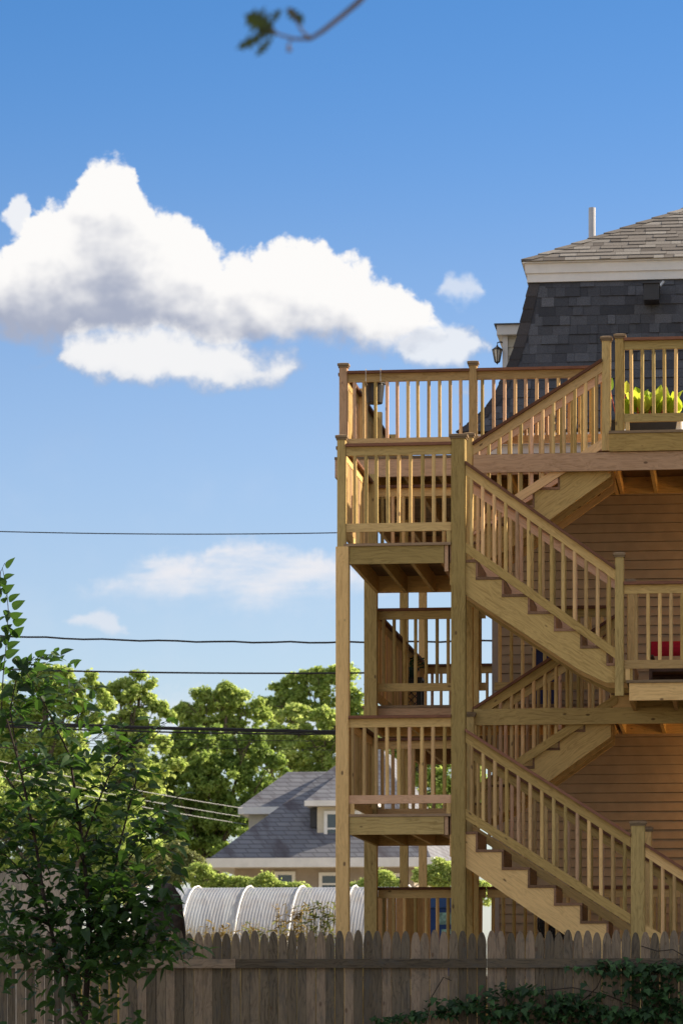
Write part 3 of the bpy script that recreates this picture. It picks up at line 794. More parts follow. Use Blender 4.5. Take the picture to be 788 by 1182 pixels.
def leafy(mb, base, n, L, spread, tintf, droop=.3, w=.5, up=1.0):
    """rosette of broad leaves with real outline"""
    for i in range(n):
        a = random.uniform(0, 2*math.pi); el = random.uniform(.5, 1.25)*up
        d = Vector((math.cos(a)*math.cos(el)*spread, math.sin(a)*math.cos(el)*spread, math.sin(el))).normalized()
        leaf(mb, Vector(base)+Vector((random.uniform(-.04, .04), random.uniform(-.04, .04), 0)), d, L*random.uniform(.7, 1.1), w, tintf(), droop, petiole=.35)
def leaf(mb, p, d, L, w, tint, droop=.2, petiole=0, roll=None, lobes=None):
    d = d.normalized(); side = d.cross(Vector((0, 0, 1)))
    if side.length < .1: side = Vector((1, 0, 0))
    side.normalize(); nrm = side.cross(d).normalized()
    if roll is None: roll = random.uniform(-.9, .9)
    q = Matrix.Rotation(roll, 3, d); side = q @ side; nrm = q @ nrm
    s = p+d*L*petiole; L2 = L*(1-petiole)
    prof_ = lobes or [(0, .0), (.1, .62), (.28, .98), (.5, .92), (.72, .58), (.88, .25), (1, 0)]
    vs = []; fs = []
    for t, ww in prof_:
        c = s+d*L2*t-Vector((0, 0, 1))*droop*L2*t*t
        hw = ww*w*L2*.5
        vs += [c-side*hw+nrm*hw*.28, c, c+side*hw+nrm*hw*.28]
    for i in range(len(prof_)-1):
        a = 3*i; fs += [(a, a+1, a+4, a+3), (a+1, a+2, a+5, a+4)]
    mb.add(vs, fs, None, tint)
# trough planters with chard
for k, (px0, px1) in enumerate(((724, 786),)):
    Yp = YM+.32; x0, x1 = XA(px0, Yp), XA(px1, Yp); cx = (x0+x1)/2
    t = thing('planter_box', ['dark trough planter of leafy chard behind the top railing', 'second trough of chard at the right edge of the top deck'][k], 'planter', (cx, Yp, zD3), None)
    m_ = MB(); h = .21
    for (a0, a1, b0, b1) in ((x0, x1, Yp, Yp+.012), (x0, x1, Yp+.24, Yp+.252), (x0, x0+.012, Yp+.013, Yp+.239), (x1-.012, x1, Yp+.013, Yp+.239)): m_.box(a0, a1, b0, b1, zD3, zD3+h)
    m_.box(x0+.013, x1-.013, Yp+.013, Yp+.239, zD3+.004, zD3+h-.03); m_.box(x0-.01, x1+.01, Yp-.012, Yp, zD3+h-.03, zD3+h)
    m_.build('trough', 'black', t)
    lf = MB(); sm = MB()
    for i in range(8):
        bx = x0+.04+(x1-x0-.08)*(i+.5)/8; by = Yp+.12
        for j in range(5):
            a = random.uniform(0, 2*math.pi); el = random.uniform(.95, 1.4)
            d = Vector((math.cos(a)*math.cos(el), math.sin(a)*math.cos(el), math.sin(el)))
            p = Vector((bx+random.uniform(-.03, .03), by, zD3+h-.03)); L = random.uniform(.24, .40)
            sm.tube([p, p+d*L*.45], [.009, .006], 5); leaf(lf, p+d*L*.3, d, L*.85, .75, random.random(), .15)
    lf.build('leaves', 'leaf_chard', t); sm.build('stems', 'stem', t)
Yp = YM+.25; t = thing('potted_plant', 'young broad leaved plant by the newel posts at the head of the stairs', 'plant', P(706, 503, Yp))
lf = MB(); bp = P(712, 480, Yp); bp.z = zD3+.14
for (tx, ty, L, w) in ((704, 446, .16, .45), (722, 449, .15, .55), (725, 463, .14, .55), (704, 458, .12, .35), (716, 468, .12, .6), (730, 470, .12, .5)):
    q = P(tx, ty, Yp+random.uniform(-.05, .05)); leaf(lf, q-Vector((0, 0, L*.3)), Vector((random.uniform(-.5, .5), -.1, .8)), L, w*1.2, random.random(), .1, roll=random.uniform(-.4, .4))
lf.build('leaves', 'leaf_chard', t)
sm = MB()
for (tx, ty) in ((704, 452), (722, 455), (716, 470)): sm.tube([bp, P(tx, ty, Yp)], .005, 5)
sm.build('stems', 'stem', t)
pt = MB().lathe((bp.x, bp.y, zD3), [(.07, 0), (.09, .14), (.10, .14), (.10, .16), (.085, .16)], 16, .5); pt.build('pot', 'black', t)
# white pot at right edge
t = P(784, 503, YM+.12); m_ = MB().lathe((t.x, t.y, zD3), [(.05, 0), (.035, .09), (.032, .12), (.02, .12)], 14, .5)
o = m_.build('white_pot', 'trim'); tag(o, 'small white tapered pot at the right edge of the top deck', 'pot')
# small sprigs at the rear of the top walkway
t = thing('seedling_tray', 'low dark tray of thin seedlings behind the upper landing railing', 'seedlings', P(480, 530, 41))
m_ = MB().box(XA(456, 41), XA(505, 41), 41, 41.25, zD3, zD3+.09); m_.build('tray', 'black', t)
lf = MB()
for px in (464, 467, 471, 482, 486, 488, 493):
    b_ = Vector((XA(px, 41.1), 41.1, zD3+.08)); tp = b_+Vector((random.uniform(-.04, .04), 0, random.uniform(.25, .36)))
    lf.tube([b_, tp], .003, 4)
    for j in range(4): leaf(lf, b_.lerp(tp, random.uniform(.4, 1)), Vector((random.uniform(-1, 1), random.uniform(-1, 1), .4)), .06, .5, random.random())
lf.build('leaves', 'leaf_dark', t)
# middle deck: plant stand with potted plant
Ys = 42.9
ps = thing('plant_stand', 'black lattice plant stand on the middle walkway', 'stand', P(468, 810, Ys)); x0, x1 = XA(450, Ys), XA(486, Ys)
m_ = MB()
zt = zD2+.69
for a in (x0, x1-.06): m_.box(a, a+.06, Ys, Ys+.06, zD2, zt); m_.box(a, a+.06, Ys+.32, Ys+.38, zD2, zt)
m_.box(x0-.01, x1+.01, Ys-.01, Ys+.39, zt, zt+.03); m_.box(x0+.061, x1-.061, Ys+.005, Ys+.05, zt-.15, zt-.001)
m_.build('frame', 'blackmetal', ps)
lt = MB(); wdt = x1-x0-.12
for k in range(-3, 6):
    for sgn in (1, -1):
        a = Vector((x0+.06+k*.09, Ys+.03, zD2+.02)); 
        p0 = Vector((k*.09, 0)); 
        if sgn > 0: A, B = (k*.09, 0), (k*.09+.4, .4)
        else: A, B = (k*.09+.4, 0), (k*.09, .4)
        # clip to 0..wdt
        (ax_, az), (bx_, bz) = A, B
        def clip(ax_, az, bx_, bz):
            if ax_ == bx_: return None
            pts = []
            for lim in (0, wdt):
                pass
            t0, t1 = 0, 1; dx = bx_-ax_
            for lim, s in ((0, 1), (wdt, -1)):
                f0 = s*(ax_-lim); f1 = s*(bx_-lim)
                if f0 < 0 and f1 < 0: return None
                if f0 < 0: t0 = max(t0, f0/(f0-f1))
                elif f1 < 0: t1 = min(t1, f0/(f0-f1))
            if t0 >= t1: return None
            return (ax_+dx*t0, az+(bz-az)*t0, ax_+dx*t1, az+(bz-az)*t1)
        c = clip(ax_, az, bx_, bz)
        if c: lt.tube([(x0+.06+c[0], Ys+.03+.006*sgn, zD2+.15+c[1]), (x0+.06+c[2], Ys+.03+.006*sgn, zD2+.15+c[3])], .006, 5)
lt.build('lattice', 'blackmetal', ps)
cx = (x0+x1)/2
pp_ = thing('patio_plant', 'leafy plant in a dark green pot on the black lattice stand', 'plant', (cx, Ys+.18, zt+.03))
MB().lathe((cx, Ys+.18, zt+.031), [(.11, 0), (.14, .10), (.155, .10), (.155, .13), (.13, .13), (.12, .10)], 18, .5).build('pot', simple('green_pot', (.015, .05, .04), .4), pp_)
lf = MB()
for i in range(70):
    a = random.uniform(0, 6.28); r_ = random.uniform(0, .2)
    leaf(lf, Vector((cx+math.cos(a)*r_, Ys+.18+math.sin(a)*r_*.8, zt+.13+random.uniform(0, .16))), Vector((math.cos(a), math.sin(a), random.uniform(0, 1))), .09, .45, random.random())
lf.build('leaves', 'leaf_ivy', pp_)
# red cushioned rocking chair
Yc = 39.3; cl = P(750, 790, Yc); x0 = cl.x; x1 = x0+.62
rc = thing('rocking_chair', 'dark wood rocking chair with red back cushion on the middle deck', 'chair', (x0+.3, Yc, zD2))
m_ = MB(); zr = ZA(741, 750, Yc)
for x in (x0-.0, x1-.03):
    m_.box(x, x+.035, Yc+.02, Yc+.06, zD2+.07, zr-.0, ax=2)
    m_.box(x, x+.035, Yc-.48, Yc-.44, zD2+.07, zD2+.52, ax=2)
    m_.box(x-.02, x+.05, Yc-.52, Yc+.02, zD2+.52, zD2+.545)
    pts = [(x+.017, Yc-.62+i*.1, zD2+.02+.10*((i-4.5)/4.5)**2) for i in range(10)]
    m_.tube(pts, .018, 8)
m_.box(x0, x1, Yc-.46, Yc-.42, zD2+.22, zD2+.27); m_.box(x0, x1, Yc+.0, Yc+.03, zD2+.30, zD2+.42)
m_.build('frame', 'darkwood', rc)
def cushion(x0, x1, y0, y1, z0, z1, parent, name):
    vs = []; fs = []; nx, nz = 8, 6
    mm = MB()
    for s in (0, 1):
        for j in range(nz+1):
            for i in range(nx+1):
                u, v = i/nx, j/nz; b_ = (math.sin(math.pi*u)*math.sin(math.pi*v))**.45*(y1-y0)*.5
                vs.append((x0+(x1-x0)*u, (y0+y1)/2+(-b_ if s == 0 else b_), z0+(z1-z0)*v))
    n = (nx+1)*(nz+1)
    for s in (0, 1):
        for j in range(nz):
            for i in range(nx):
                a = s*n+j*(nx+1)+i; q = (a, a+1, a+nx+2, a+nx+1); fs.append(q if s == 0 else q[::-1])
    mm.add(vs, fs, None, .5); return mm.build(name, 'red', parent, True)
cushion(x0+.01, x1+.02, Yc-.09, Yc+.0, ZA(758, 750, Yc)+.0, zr, rc, 'back_cushion')
MB().box(x0+.02, x1, Yc-.46, Yc-.02, zD2+.36, zD2+.42).build('seat', 'darkwood', rc)
# navy tub on the middle deck behind stairs
Yn = 39.9; a = P(615, 790, Yn); b_ = P(632, 748, Yn)
t = thing('storage_tub', 'navy blue storage tub against the clapboard wall behind the stairs', 'tub', ((a.x+b_.x)/2, Yn, zD2))
vs = []
m_ = MB(); m_.prism([(a.x+.03, zD2), (b_.x+.12, zD2), (b_.x+.15, b_.z-.03), (a.x, b_.z-.03)], Yn, Yn+.3); m_.build('tub_body', 'navy', t)
MB().box(a.x-.02, b_.x+.17, Yn-.02, Yn+.32, b_.z-.03, b_.z).build('lid', 'navy', t)
# blue recycling bin on the lowest walkway
Yr = 43.4; a = P(494.5, 1100, Yr); x1 = XA(533, Yr)
t = thing('recycling_bin', 'blue plastic bin with pale patches behind the lowest railing', 'bin', ((a.x+x1)/2, Yr, zD1)); zt = ZA(1036, 500, Yr)
m_ = MB(); m_.prism([(a.x+.04, zD1), (x1-.04, zD1), (x1, zt-.13), (a.x, zt-.13)], Yr, Yr+.4); m_.build('bin_body', 'blue', t)
m_ = MB(); m_.prism([(a.x-.02, zt-.128), (x1+.02, zt-.128), (x1+.01, zt-.05), (x1-.04, zt), (a.x+.04, zt), (a.x-.01, zt-.05)], Yr-.03, Yr+.43); m_.build('lid', simple('bin_lid', (.04, .11, .30), .3), t)
m_ = MB(); m_.box(a.x+.12, x1-.05, Yr-.006, Yr-.001, zt-.34, zt-.19); m_.box(a.x+.16, x1-.12, Yr-.006, Yr-.001, zt-.46, zt-.40); m_.build('sticker', 'label', t)
# black fan unit beside the wall
Yk = 40.05; c = P(640, 1076, Yk); zt = ZA(1046, 640, Yk)
t = thing('outdoor_fan_unit', 'black round wire caged fan on the lowest deck beside the clapboard wall', 'fan', (c.x, Yk, zD1)); r_ = .2
m_ = MB(); cz = zt-r_
for rr in (.2, .15, .10, .05):
    m_.tube([(c.x+rr*math.cos(k*.2618), Yk, cz+rr*math.sin(k*.2618)) for k in range(25)], .005 if rr < .2 else .012, 5)
for k in range(12):
    an = k*math.pi/12; m_.tube([(c.x-r_*math.cos(an), Yk-.001, cz-r_*math.sin(an)), (c.x+r_*math.cos(an), Yk-.001, cz+r_*math.sin(an))], .003, 4)
m_.build('cage', 'blackmetal', t)
m_ = MB(); m_.prism([(c.x+.19*math.cos(k*.2618), cz+.19*math.sin(k*.2618)) for k in range(24)], Yk+.05, Yk+.20); m_.box(c.x-.15, c.x+.15, Yk, Yk+.2, zD1, zD1+.04); m_.box(c.x-.03, c.x+.03, Yk+.06, Yk+.12, zD1+.04, cz-.15); m_.build('housing', 'black', t)

# ------------------------------------------------------------------ picket fence
YP = 33.2
pf = thing('picket_fence', 'weathered grey brown picket fence with pointed tops running across the foreground', 'fence', (XA(394, YP), YP, 0))
x = XA(-12, YP); xend = XA(806, YP); i = 0
sp = MPP(394, YP)*10.98
ztop = ZA(1075, 394, YP)
while x < xend:
    w = sp-random.uniform(.003, .007); px_now = CX+(x-XA(394, YP))/MPP(394, YP)
    if px_now < 125: w = sp-random.uniform(.009, .02)
    dz = random.uniform(-.022, .014); zt = ztop+dz; hw = w/2; cx = x+hw; th = .018; yo = random.uniform(0, .004)
    pr = [(-hw, 0), (hw, 0), (hw, zt-.125), (hw*.93, zt-.085), (hw*.76, zt-.05), (hw*.52, zt-.02), (hw*.30, zt-.004), (0, zt), (-hw*.30, zt-.004), (-hw*.52, zt-.02), (-hw*.76, zt-.05), (-hw*.93, zt-.085), (-hw, zt-.125)]
    m_ = MB(); lean = random.uniform(-.003, .003)
    n = len(pr); tn = random.random()
    vs = [(cx+a+lean*b_/2, YP+yo, b_) for a, b_ in pr]+[(cx+a+lean*b_/2, YP+th+yo, b_) for a, b_ in pr]
    fs = [tuple(range(n)), tuple(range(2*n-1, n-1, -1))]+[(k, k+n, (k+1) % n+n, (k+1) % n) for k in range(n)]
    m_.add(vs, fs, [(v[2], v[0], v[1]) for v in vs], tn)
    m_.build('picket', 'picket', pf); x += sp; i += 1
for (zc_, lab) in ((ZA(1112, 394, YP), 'upper'), (.45, 'lower')):
    xs_ = [XA(-14, YP), XA(273, YP), XA(562, YP), XA(808, YP)]
    for a, b_ in zip(xs_[:-1], xs_[1:]):
        MB().box(a+.003, b_-.003, YP-.04, YP-.002, zc_-.045, zc_+.043).build('fence_rail', 'picket', pf)

# ------------------------------------------------------------------ ivy on the fence
iv = thing('ivy', 'dark ivy creeping over the lower right of the picket fence', 'climbing plant', (XA(620, YP-.1), YP-.1, 0))
lf = MB(); smm = MB()
ivlobes = [(0, .35), (.12, .95), (.22, .8), (.38, 1.0), (.5, .62), (.75, .36), (1, 0)]
def ivy_patch(px0, py0, px1, py1, n, rad):
    for i in range(int(n*.7)):
        t = random.random(); px = px0+(px1-px0)*t+random.gauss(0, rad); py = py0+(py1-py0)*t+random.gauss(0, rad*.75)
        q = P(px, py, YP-.05-abs(random.gauss(0, .09)))
        d = Vector((random.uniform(-.8, .8), random.uniform(-.9, -.2), random.uniform(-1.0, .2)))
        leaf(lf, q, d, random.uniform(.045, .085), 1.0, random.random(), .2, roll=random.uniform(-.6, .6), lobes=ivlobes)
for a in ((690, 1116, 800, 1118, 230, 5.5), (655, 1117, 700, 1119, 45, 3), (755, 1130, 795, 1185, 260, 12), (560, 1143, 630, 1143, 90, 4), (500, 1162, 560, 1158, 150, 7), (560, 1168, 690, 1170, 480, 11), (470, 1172, 520, 1168, 90, 5), (430, 1178, 480, 1175, 60, 4), (620, 1150, 690, 1158, 110, 7), (700, 1175, 760, 1172, 260, 10), (680, 1140, 760, 1150, 60, 9), (720, 1125, 770, 1150, 80, 8), (520, 1196, 800, 1190, 420, 7)): ivy_patch(*a)
for pts in (((490, 1185), (500, 1150), (512, 1128), (520, 1132)), ((560, 1185), (600, 1146), (660, 1140), (700, 1148), (740, 1165)), ((640, 1185), (690, 1140), (700, 1118), (790, 1114)), ((755, 1185), (770, 1150), (775, 1110)), ((740, 1092), (760, 1098), (775, 1096), (788, 1104)), ((570, 1180), (585, 1152), (560, 1150))):
    smm.tube([P(a+random.uniform(-2, 2), b_, YP-.055) for a, b_ in pts], .005, 5)
lf.build('leaves', 'leaf_ivy', iv); smm.build('stems', 'barkdark', iv)

# ------------------------------------------------------------------ foreground shrub
YS = 30.2
sb = thing('mulberry_sapling', 'tall dark green broad leaved sapling in front of the fence at the left', 'shrub', (XA(95, YS), YS, 0))
stm = MB(); lf = MB()
lobes = [(0, .25), (.07, .78), (.22, 1.0), (.42, .92), (.62, .68), (.8, .36), (1, 0)]
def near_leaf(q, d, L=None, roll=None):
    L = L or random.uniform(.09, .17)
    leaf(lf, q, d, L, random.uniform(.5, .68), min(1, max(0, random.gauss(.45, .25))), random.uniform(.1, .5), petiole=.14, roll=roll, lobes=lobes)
def branch(pts, r0, r1, leaves, dep=0, twigs=0, Lr=(.09, .17)):
    n = len(pts); P3 = [P(a, b_, YS+dep*(i/(n-1))+random.uniform(-.03, .03)) for i, (a, b_) in enumerate(pts)]
    stm.tube(P3, [r0+(r1-r0)*i/(n-1) for i in range(n)], 7)
    for k in range(leaves):
        t = (k+random.random())/leaves; t = .12+.88*t
        f = t*(n-1); i = min(int(f), n-2); q = P3[i].lerp(P3[i+1], f-i); ax = (P3[i+1]-P3[i]).normalized()
        a = k*2.4+random.uniform(-.4, .4); s = ax.cross(Vector((0, 1, 0))).normalized(); s2 = ax.cross(s)
        d = s*math.cos(a)+s2*math.sin(a)*.8+ax*random.uniform(.1, .8)
        near_leaf(q, d, random.uniform(*Lr))
    for k in range(twigs):
        t = random.uniform(.25, 1); f = t*(n-1); i = min(int(f), n-2); q = P3[i].lerp(P3[i+1], f-i)
        a = random.uniform(0, 6.28); L = random.uniform(.25, .65); d = Vector((math.cos(a), math.sin(a)*.8, random.uniform(-.15, .8))).normalized()
        mid = q+d*L*.5+Vector((0, 0, .03)); e = q+d*L-Vector((0, 0, .05*L))
        stm.tube([q, mid, e], [r1*.8, r1*.5, .003], 5)
        m_ = int(L/.048)
        for j in range(m_):
            u = (j+1)/m_; c = q.lerp(mid, u*2) if u < .5 else mid.lerp(e, u*2-1)
            sd = d.cross(Vector((0, 0, 1))).normalized()*(1 if j % 2 else -1)
            near_leaf(c, sd*.9+d*random.uniform(.3, 1)+Vector((0, 0, random.uniform(-.5, .5))))
branch([(96, 1340), (98, 1182), (101, 1130), (103, 1080), (101, 1030), (96, 975), (88, 920), (80, 870)], .034, .010, 8, 0, 26)
branch([(97, 1182), (78, 1130), (62, 1085), (50, 1030), (42, 975), (34, 935), (22, 880), (8, 830)], .022, .008, 8, -.3, 24)
branch([(101, 1130), (112, 1095), (122, 1060), (128, 1030), (136, 985), (150, 930), (160, 890)], .016, .006, 8, .3, 15)
branch([(96, 975), (112, 930), (128, 890), (150, 862), (165, 850)], .010, .004, 14, .1, 9)
branch([(34, 935), (10, 900), (-20, 850), (-30, 780)], .012, .005, 8, .1, 12)
branch([(50, 1030), (20, 1000), (-20, 960)], .010, .004, 10, .1, 12)
branch([(122, 1060), (150, 1050), (180, 1040), (205, 1045)], .009, .003, 12, -.2, 8)
branch([(128, 1030), (150, 990), (175, 960), (200, 925)], .008, .003, 14, .1, 5)
branch([(103, 1080), (130, 1095), (160, 1090), (190, 1085)], .008, .003, 12, -.2, 7)
branch([(78, 1130), (50, 1110), (20, 1095), (-10, 1090)], .008, .003, 10, -.2, 8)
branch([(80, 870), (60, 830), (45, 800), (30, 775)], .008, .004, 12, 0, 8)
branch([(22, 880), (12, 820), (20, 780), (28, 765)], .008, .003, 10, 0, 6)
# upright shoots at the left edge, against the sky
for pts, lv in ((((2, 820), (4, 780), (8, 740), (10, 705), (8, 680), (3, 655)), ()), (((-6, 800), (-3, 740), (0, 690), (1, 660), (6, 650)), ()), (((20, 800), (26, 780), (34, 765), (40, 758)), ())):
    stm.tube([P(a, b_, YS) for a, b_ in pts], [.006-.0007*i for i in range(len(pts))], 6)
for (bx, by, tx, ty, L) in ((5, 656, 16, 643, .11), (1, 684, 14, 675, .115), (5, 690, 8, 684, .07), (12, 702, 27, 693, .12), (13, 720, 29, 714, .12), (13, 735, 24, 725, .12), (0, 695, 6, 690, .07), (2, 708, 7, 706, .07), (0, 728, 13, 720, .10), (8, 722, 5, 738, .10), (9, 705, 6, 718, .09), (-6, 742, 7, 735, .10), (3, 745, 12, 730, .11), (-8, 770, 4, 755, .13), (39, 757, 51, 750, .10), (32, 764, 36, 750, .07), (14, 758, 26, 772, .12), (26, 758, 30, 772, .12), (36, 768, 50, 770, .13), (-4, 775, 6, 762, .11), (22, 780, 34, 772, .12), (30, 785, 36, 800, .14), (45, 800, 58, 787, .12), (-4, 690, 1, 676, .08), (-3, 716, 4, 712, .07), (12, 790, 4, 800, .14), (52, 815, 64, 800, .12), (2, 668, 12, 664, .10), (6, 676, -6, 668, .12), (8, 694, 20, 686, .11), (10, 712, 22, 708, .11), (9, 726, 20, 734, .12), (6, 748, 18, 742, .12), (4, 758, 16, 752, .13), (0, 740, -8, 748, .12), (18, 790, 30, 794, .14), (8, 776, 20, 784, .14), (28, 772, 16, 762, .12)):
    A = P(bx+2, by, YS); B = P(tx+2, ty, YS-.03); leaf(lf, A, B-A, L*1.25, .58, random.uniform(.1, .5), .02, petiole=.05, roll=math.pi/2+random.uniform(-.7, .7), lobes=lobes)
# loose outer leaves on the right side of the crown
for (px, py) in ((134, 836), (100, 822), (108, 828), (122, 848), (150, 856), (158, 834), (140, 880), (175, 905), (190, 930), (182, 950), (205, 960), (168, 930), (186, 985), (200, 1000), (178, 1010), (160, 1000), (210, 915), (196, 940), (140, 905), (205, 980), (192, 965), (165, 965)):
    for j in range(2):
        q = P(px+random.uniform(-6, 6), py+random.uniform(-6, 6), YS+random.uniform(-.2, .2)); stm.tube([q, q+Vector((-.16, .02, -.10))], .003, 4); near_leaf(q, Vector((random.uniform(.3, 1), random.uniform(-.5, .5), random.uniform(-.4, .5))), roll=random.uniform(-.3, 1.2))
for px, py in [(random.gauss(70, 50), random.uniform(800, 1080)) for _ in range(330)]+[(random.gauss(130, 42), random.uniform(1000, 1125)) for _ in range(420)]+[(random.uniform(-15, 150), random.uniform(1050, 1142)) for _ in range(230)]+[(random.uniform(-15, 205), random.uniform(930, 1110)) for _ in range(330)]+[(random.gauss(150, 30), random.uniform(1030, 1110)) for _ in range(130)]+[(random.gauss(95, 32), random.uniform(1110, 1190)) for _ in range(170)]:
    if px > 214 or (py < 850 and px > 110): continue
    q = P(px, py, YS+random.uniform(-.5, .5)); near_leaf(q, Vector((random.uniform(-1, 1), random.uniform(-1, 1), random.uniform(-.6, .5))))
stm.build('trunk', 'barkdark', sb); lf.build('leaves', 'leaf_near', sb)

# ------------------------------------------------------------------ twig hanging in at the top
YT = 7.0
tw = thing('tree_branch', 'thin out of focus twig with lobed leaves dangling in the sky at the top', 'branch', P(414, 0, YT))
stm = MB(); lf = MB()
stm.tube([P(a, b_, YT) for a, b_ in ((520, -140), (450, -40), (414, 2), (395, 18), (372, 36), (358, 45), (340, 45), (322, 40), (312, 34))], [.014, .009, .006, .0055, .005, .004, .003, .0025, .002], 8)
stm.tube([P(a, b_, YT) for a, b_ in ((358, 44), (350, 38), (345, 30), (340, 20), (333, 10))], [.004, .003, .003, .002, .002], 6)
stm.tube([P(a, b_, YT) for a, b_ in ((336, 45), (333, 52), (334, 59))], [.003, .003, .006], 6)
def oak(cx, cy, ang, L, wd):
    pr = [(0, 0), (.12, .10), (.2, .45), (.3, .22), (.42, .75), (.5, .30), (.62, .85), (.7, .32), (.82, .55), (.88, .2), (1, 0)]
    a = P(cx, cy, YT); d = Vector((math.cos(ang), 0, math.sin(ang)))
    leaf(lf, a, d, L, wd, random.random(), .1, roll=random.uniform(-.3, .3)+math.pi/2, lobes=pr)
oak(318, 36, R(146), .078, 1.0); oak(312, 38, R(198), .075, .5); oak(316, 42, R(222), .052, .5); oak(312, 30, R(60), .045, .6); oak(347, 28, R(125), .05, .7); oak(349, 30, R(100), .032, .6); oak(322, 40, R(160), .05, .7)
stm.build('stem', 'bark', tw); lf.build('leaves', 'leaf_twig', tw)

# ------------------------------------------------------------------ overhead wires
YWi = 56.0
def wire(name, label, pts, px_w, wob=0, Y=YWi, group='overhead wires'):
    m_ = MB(); P3 = []
    (x0, y0), (x1, y1), (x2, y2) = pts
    for i in range(121):
        px = -900+i*(2600/120)
        t = (px-x0)/(x2-x0)
        tm = (x1-x0)/(x2-x0)
        # parabola through the three points
        y = y0*(t-tm)*(t-1)/(tm)+y1*t*(t-1)/(tm*(tm-1))+y2*t*(t-tm)/(1-tm)
        P3.append(P(px, y+wob*math.sin(px*.09)*random.uniform(.5, 1), Y))
    m_.tube(P3, px_w*MPP(200, Y)/2, 6); o = m_.build(name, 'wire'); return tag(o, label, 'wire', group)
wire('overhead_wire', 'thin topmost wire crossing the sky above the wispy cloud', [(0, 613.5), (200, 616.5), (387, 615)], 1.3)
wire('overhead_wire', 'wavy second wire crossing the sky between the cloud and the trees', [(0, 734), (200, 740), (387, 741.5)], 2.3, .9)
wire('overhead_wire', 'smooth dark third wire just above the tree tops', [(0, 772.5), (200, 776.5), (387, 777)], 2.2)
m_ = MB()
bd = thing('cable_bundle', 'thick bundle of several dark cables crossing in front of the tree tops', 'cable', P(200, 840, YWi))
for (ya, yb_, yc, w) in ((833, 840, 844, 3), (837, 841.5, 846, 2.6), (839, 845, 847.5, 2.2)):
    mm = MB(); P3 = []
    for i in range(121):
        px = -900+i*(2600/120); t = px/387.; tm = 200/387.
        y = ya*(t-tm)*(t-1)/(tm)+yb_*t*(t-1)/(tm*(tm-1))+yc*t*(t-tm)/(1-tm); P3.append(P(px, y+random.uniform(-.4, .4), YWi+.1))
    mm.tube(P3, w*MPP(200, YWi)/2, 6); mm.build('cable', 'wire', bd)
wire('overhead_wire', 'very thin wire just below the thick cable bundle', [(0, 850), (200, 853.5), (387, 855.5)], .7)
wire('overhead_wire', 'faint lowest thin wire in front of the green trees', [(0, 861), (200, 863), (387, 866)], .6)

# ------------------------------------------------------------------ distant house
YH = 110.0
fh = thing('distant_house', 'far hip roofed house with grey blue shingles and tan walls beyond the greenhouse', 'house', (P(370, 1100, YH)))
A = P(242, 991, YH); Bc = P(497, 989, YH); zEv = (A.z+Bc.z)/2; dpt = 14
Rl = P(412, 865, YH+4.0); Rr = P(441, 865, YH+4.0); zRd = Rl.z
x0, x1 = A.x, Bc.x
rfm = MB()
rfm.add([(x0, YH, zEv), (x1, YH, zEv), (Rr.x, YH+4, zRd), (Rl.x, YH+4, zRd), (x0, YH+dpt, zEv), (x1, YH+dpt, zEv), (Rr.x, YH+dpt-4, zRd), (Rl.x, YH+dpt-4, zRd)],
        [(0, 1, 2, 3), (1, 5, 6, 2), (4, 0, 3, 7), (5, 4, 7, 6), (3, 2, 6, 7), (0, 4, 5, 1)])
def off_inv(o): return o
rf_ = rfm.build('roof', 'farroof', fh)
e = MB(); e.box(x0-.1, x1+.1, YH-.1, YH+dpt+.1, zEv-.30, zEv-.004); e.build('eave', 'trim', fh)
w = MB(); w.box(x0+.7, x1-.6, YH+.7, YH+dpt-.7, 0, zEv-.301); w.build('wall', 'farwall', fh)
def fwin(px0, px1, py0, py1, Y, n=1):
    a = P(px0, py1, Y); b_ = P(px1, py0, Y); f = MB(); t = .11
    f.box(a.x, b_.x, Y-.06, Y, b_.z-t, b_.z); f.box(a.x, b_.x, Y-.08, Y, a.z, a.z+t); f.box(a.x, a.x+t, Y-.055, Y, a.z+t, b_.z-t); f.box(b_.x-t, b_.x, Y-.055, Y, a.z+t, b_.z-t)
    mz = (a.z+b_.z)/2; f.box(a.x+t, b_.x-t, Y-.04, Y, mz-.03, mz+.03)
    o = f.build('window', 'whiteframe', fh); g_ = MB().box(a.x+t, b_.x-t, Y-.02, Y-.005, a.z+t, b_.z-t).build('pane', 'glass', None); g_.parent = o; g_.matrix_parent_inverse = o.matrix_parent_inverse @ Matrix() if False else Matrix()
    return o
fwin(317, 341, 1006, 1034, YH+.7); fwin(368, 392, 1007, 1034, YH+.7); fwin(446, 466, 1008, 1034, YH+.7)
# downspout
MB().tube([(x1-.1, YH-.05, zEv-.3), (x1-.15, YH+.1, zEv-.7), (x1-.7, YH+.6, zEv-1.0), (x1-.7, YH+.62, 0)], .06, 8).build('downspout', 'trim', fh)
# front dormer
Yd = YH+.9; a = P(366, 980, Yd); b_ = P(424, 931, Yd)
dm = MB().box(a.x, b_.x, Yd, Yd+3.0, a.z-.2, b_.z); do = dm.build('dormer', 'sidingpale', fh)
fwin(374, 392, 936, 977, Yd); fwin(400, 417, 936, 977, Yd)
l, r_ = XA(354, Yd), XA(436, Yd); zt = ZA(931, 366, Yd); zp = ZA(888, 395, Yd+1.6); xm = (l+r_)/2
dr = MB(); dr.add([(l, Yd-.35, zt+.18), (r_, Yd-.35, zt+.18), (xm, Yd+1.6, zp+.1), (l, Yd+3, zt+.18), (r_, Yd+3, zt+.18), (xm, Yd+3.4, zp+.1)], [(0, 1, 2), (1, 4, 5, 2), (3, 0, 2, 5), (0, 3, 4, 1)]); dr.build('dormer_roof', 'farroof', fh)
MB().box(l-.03, r_+.03, Yd-.38, Yd+3, zt, zt+.176).build('dormer_eave', 'trim', fh)
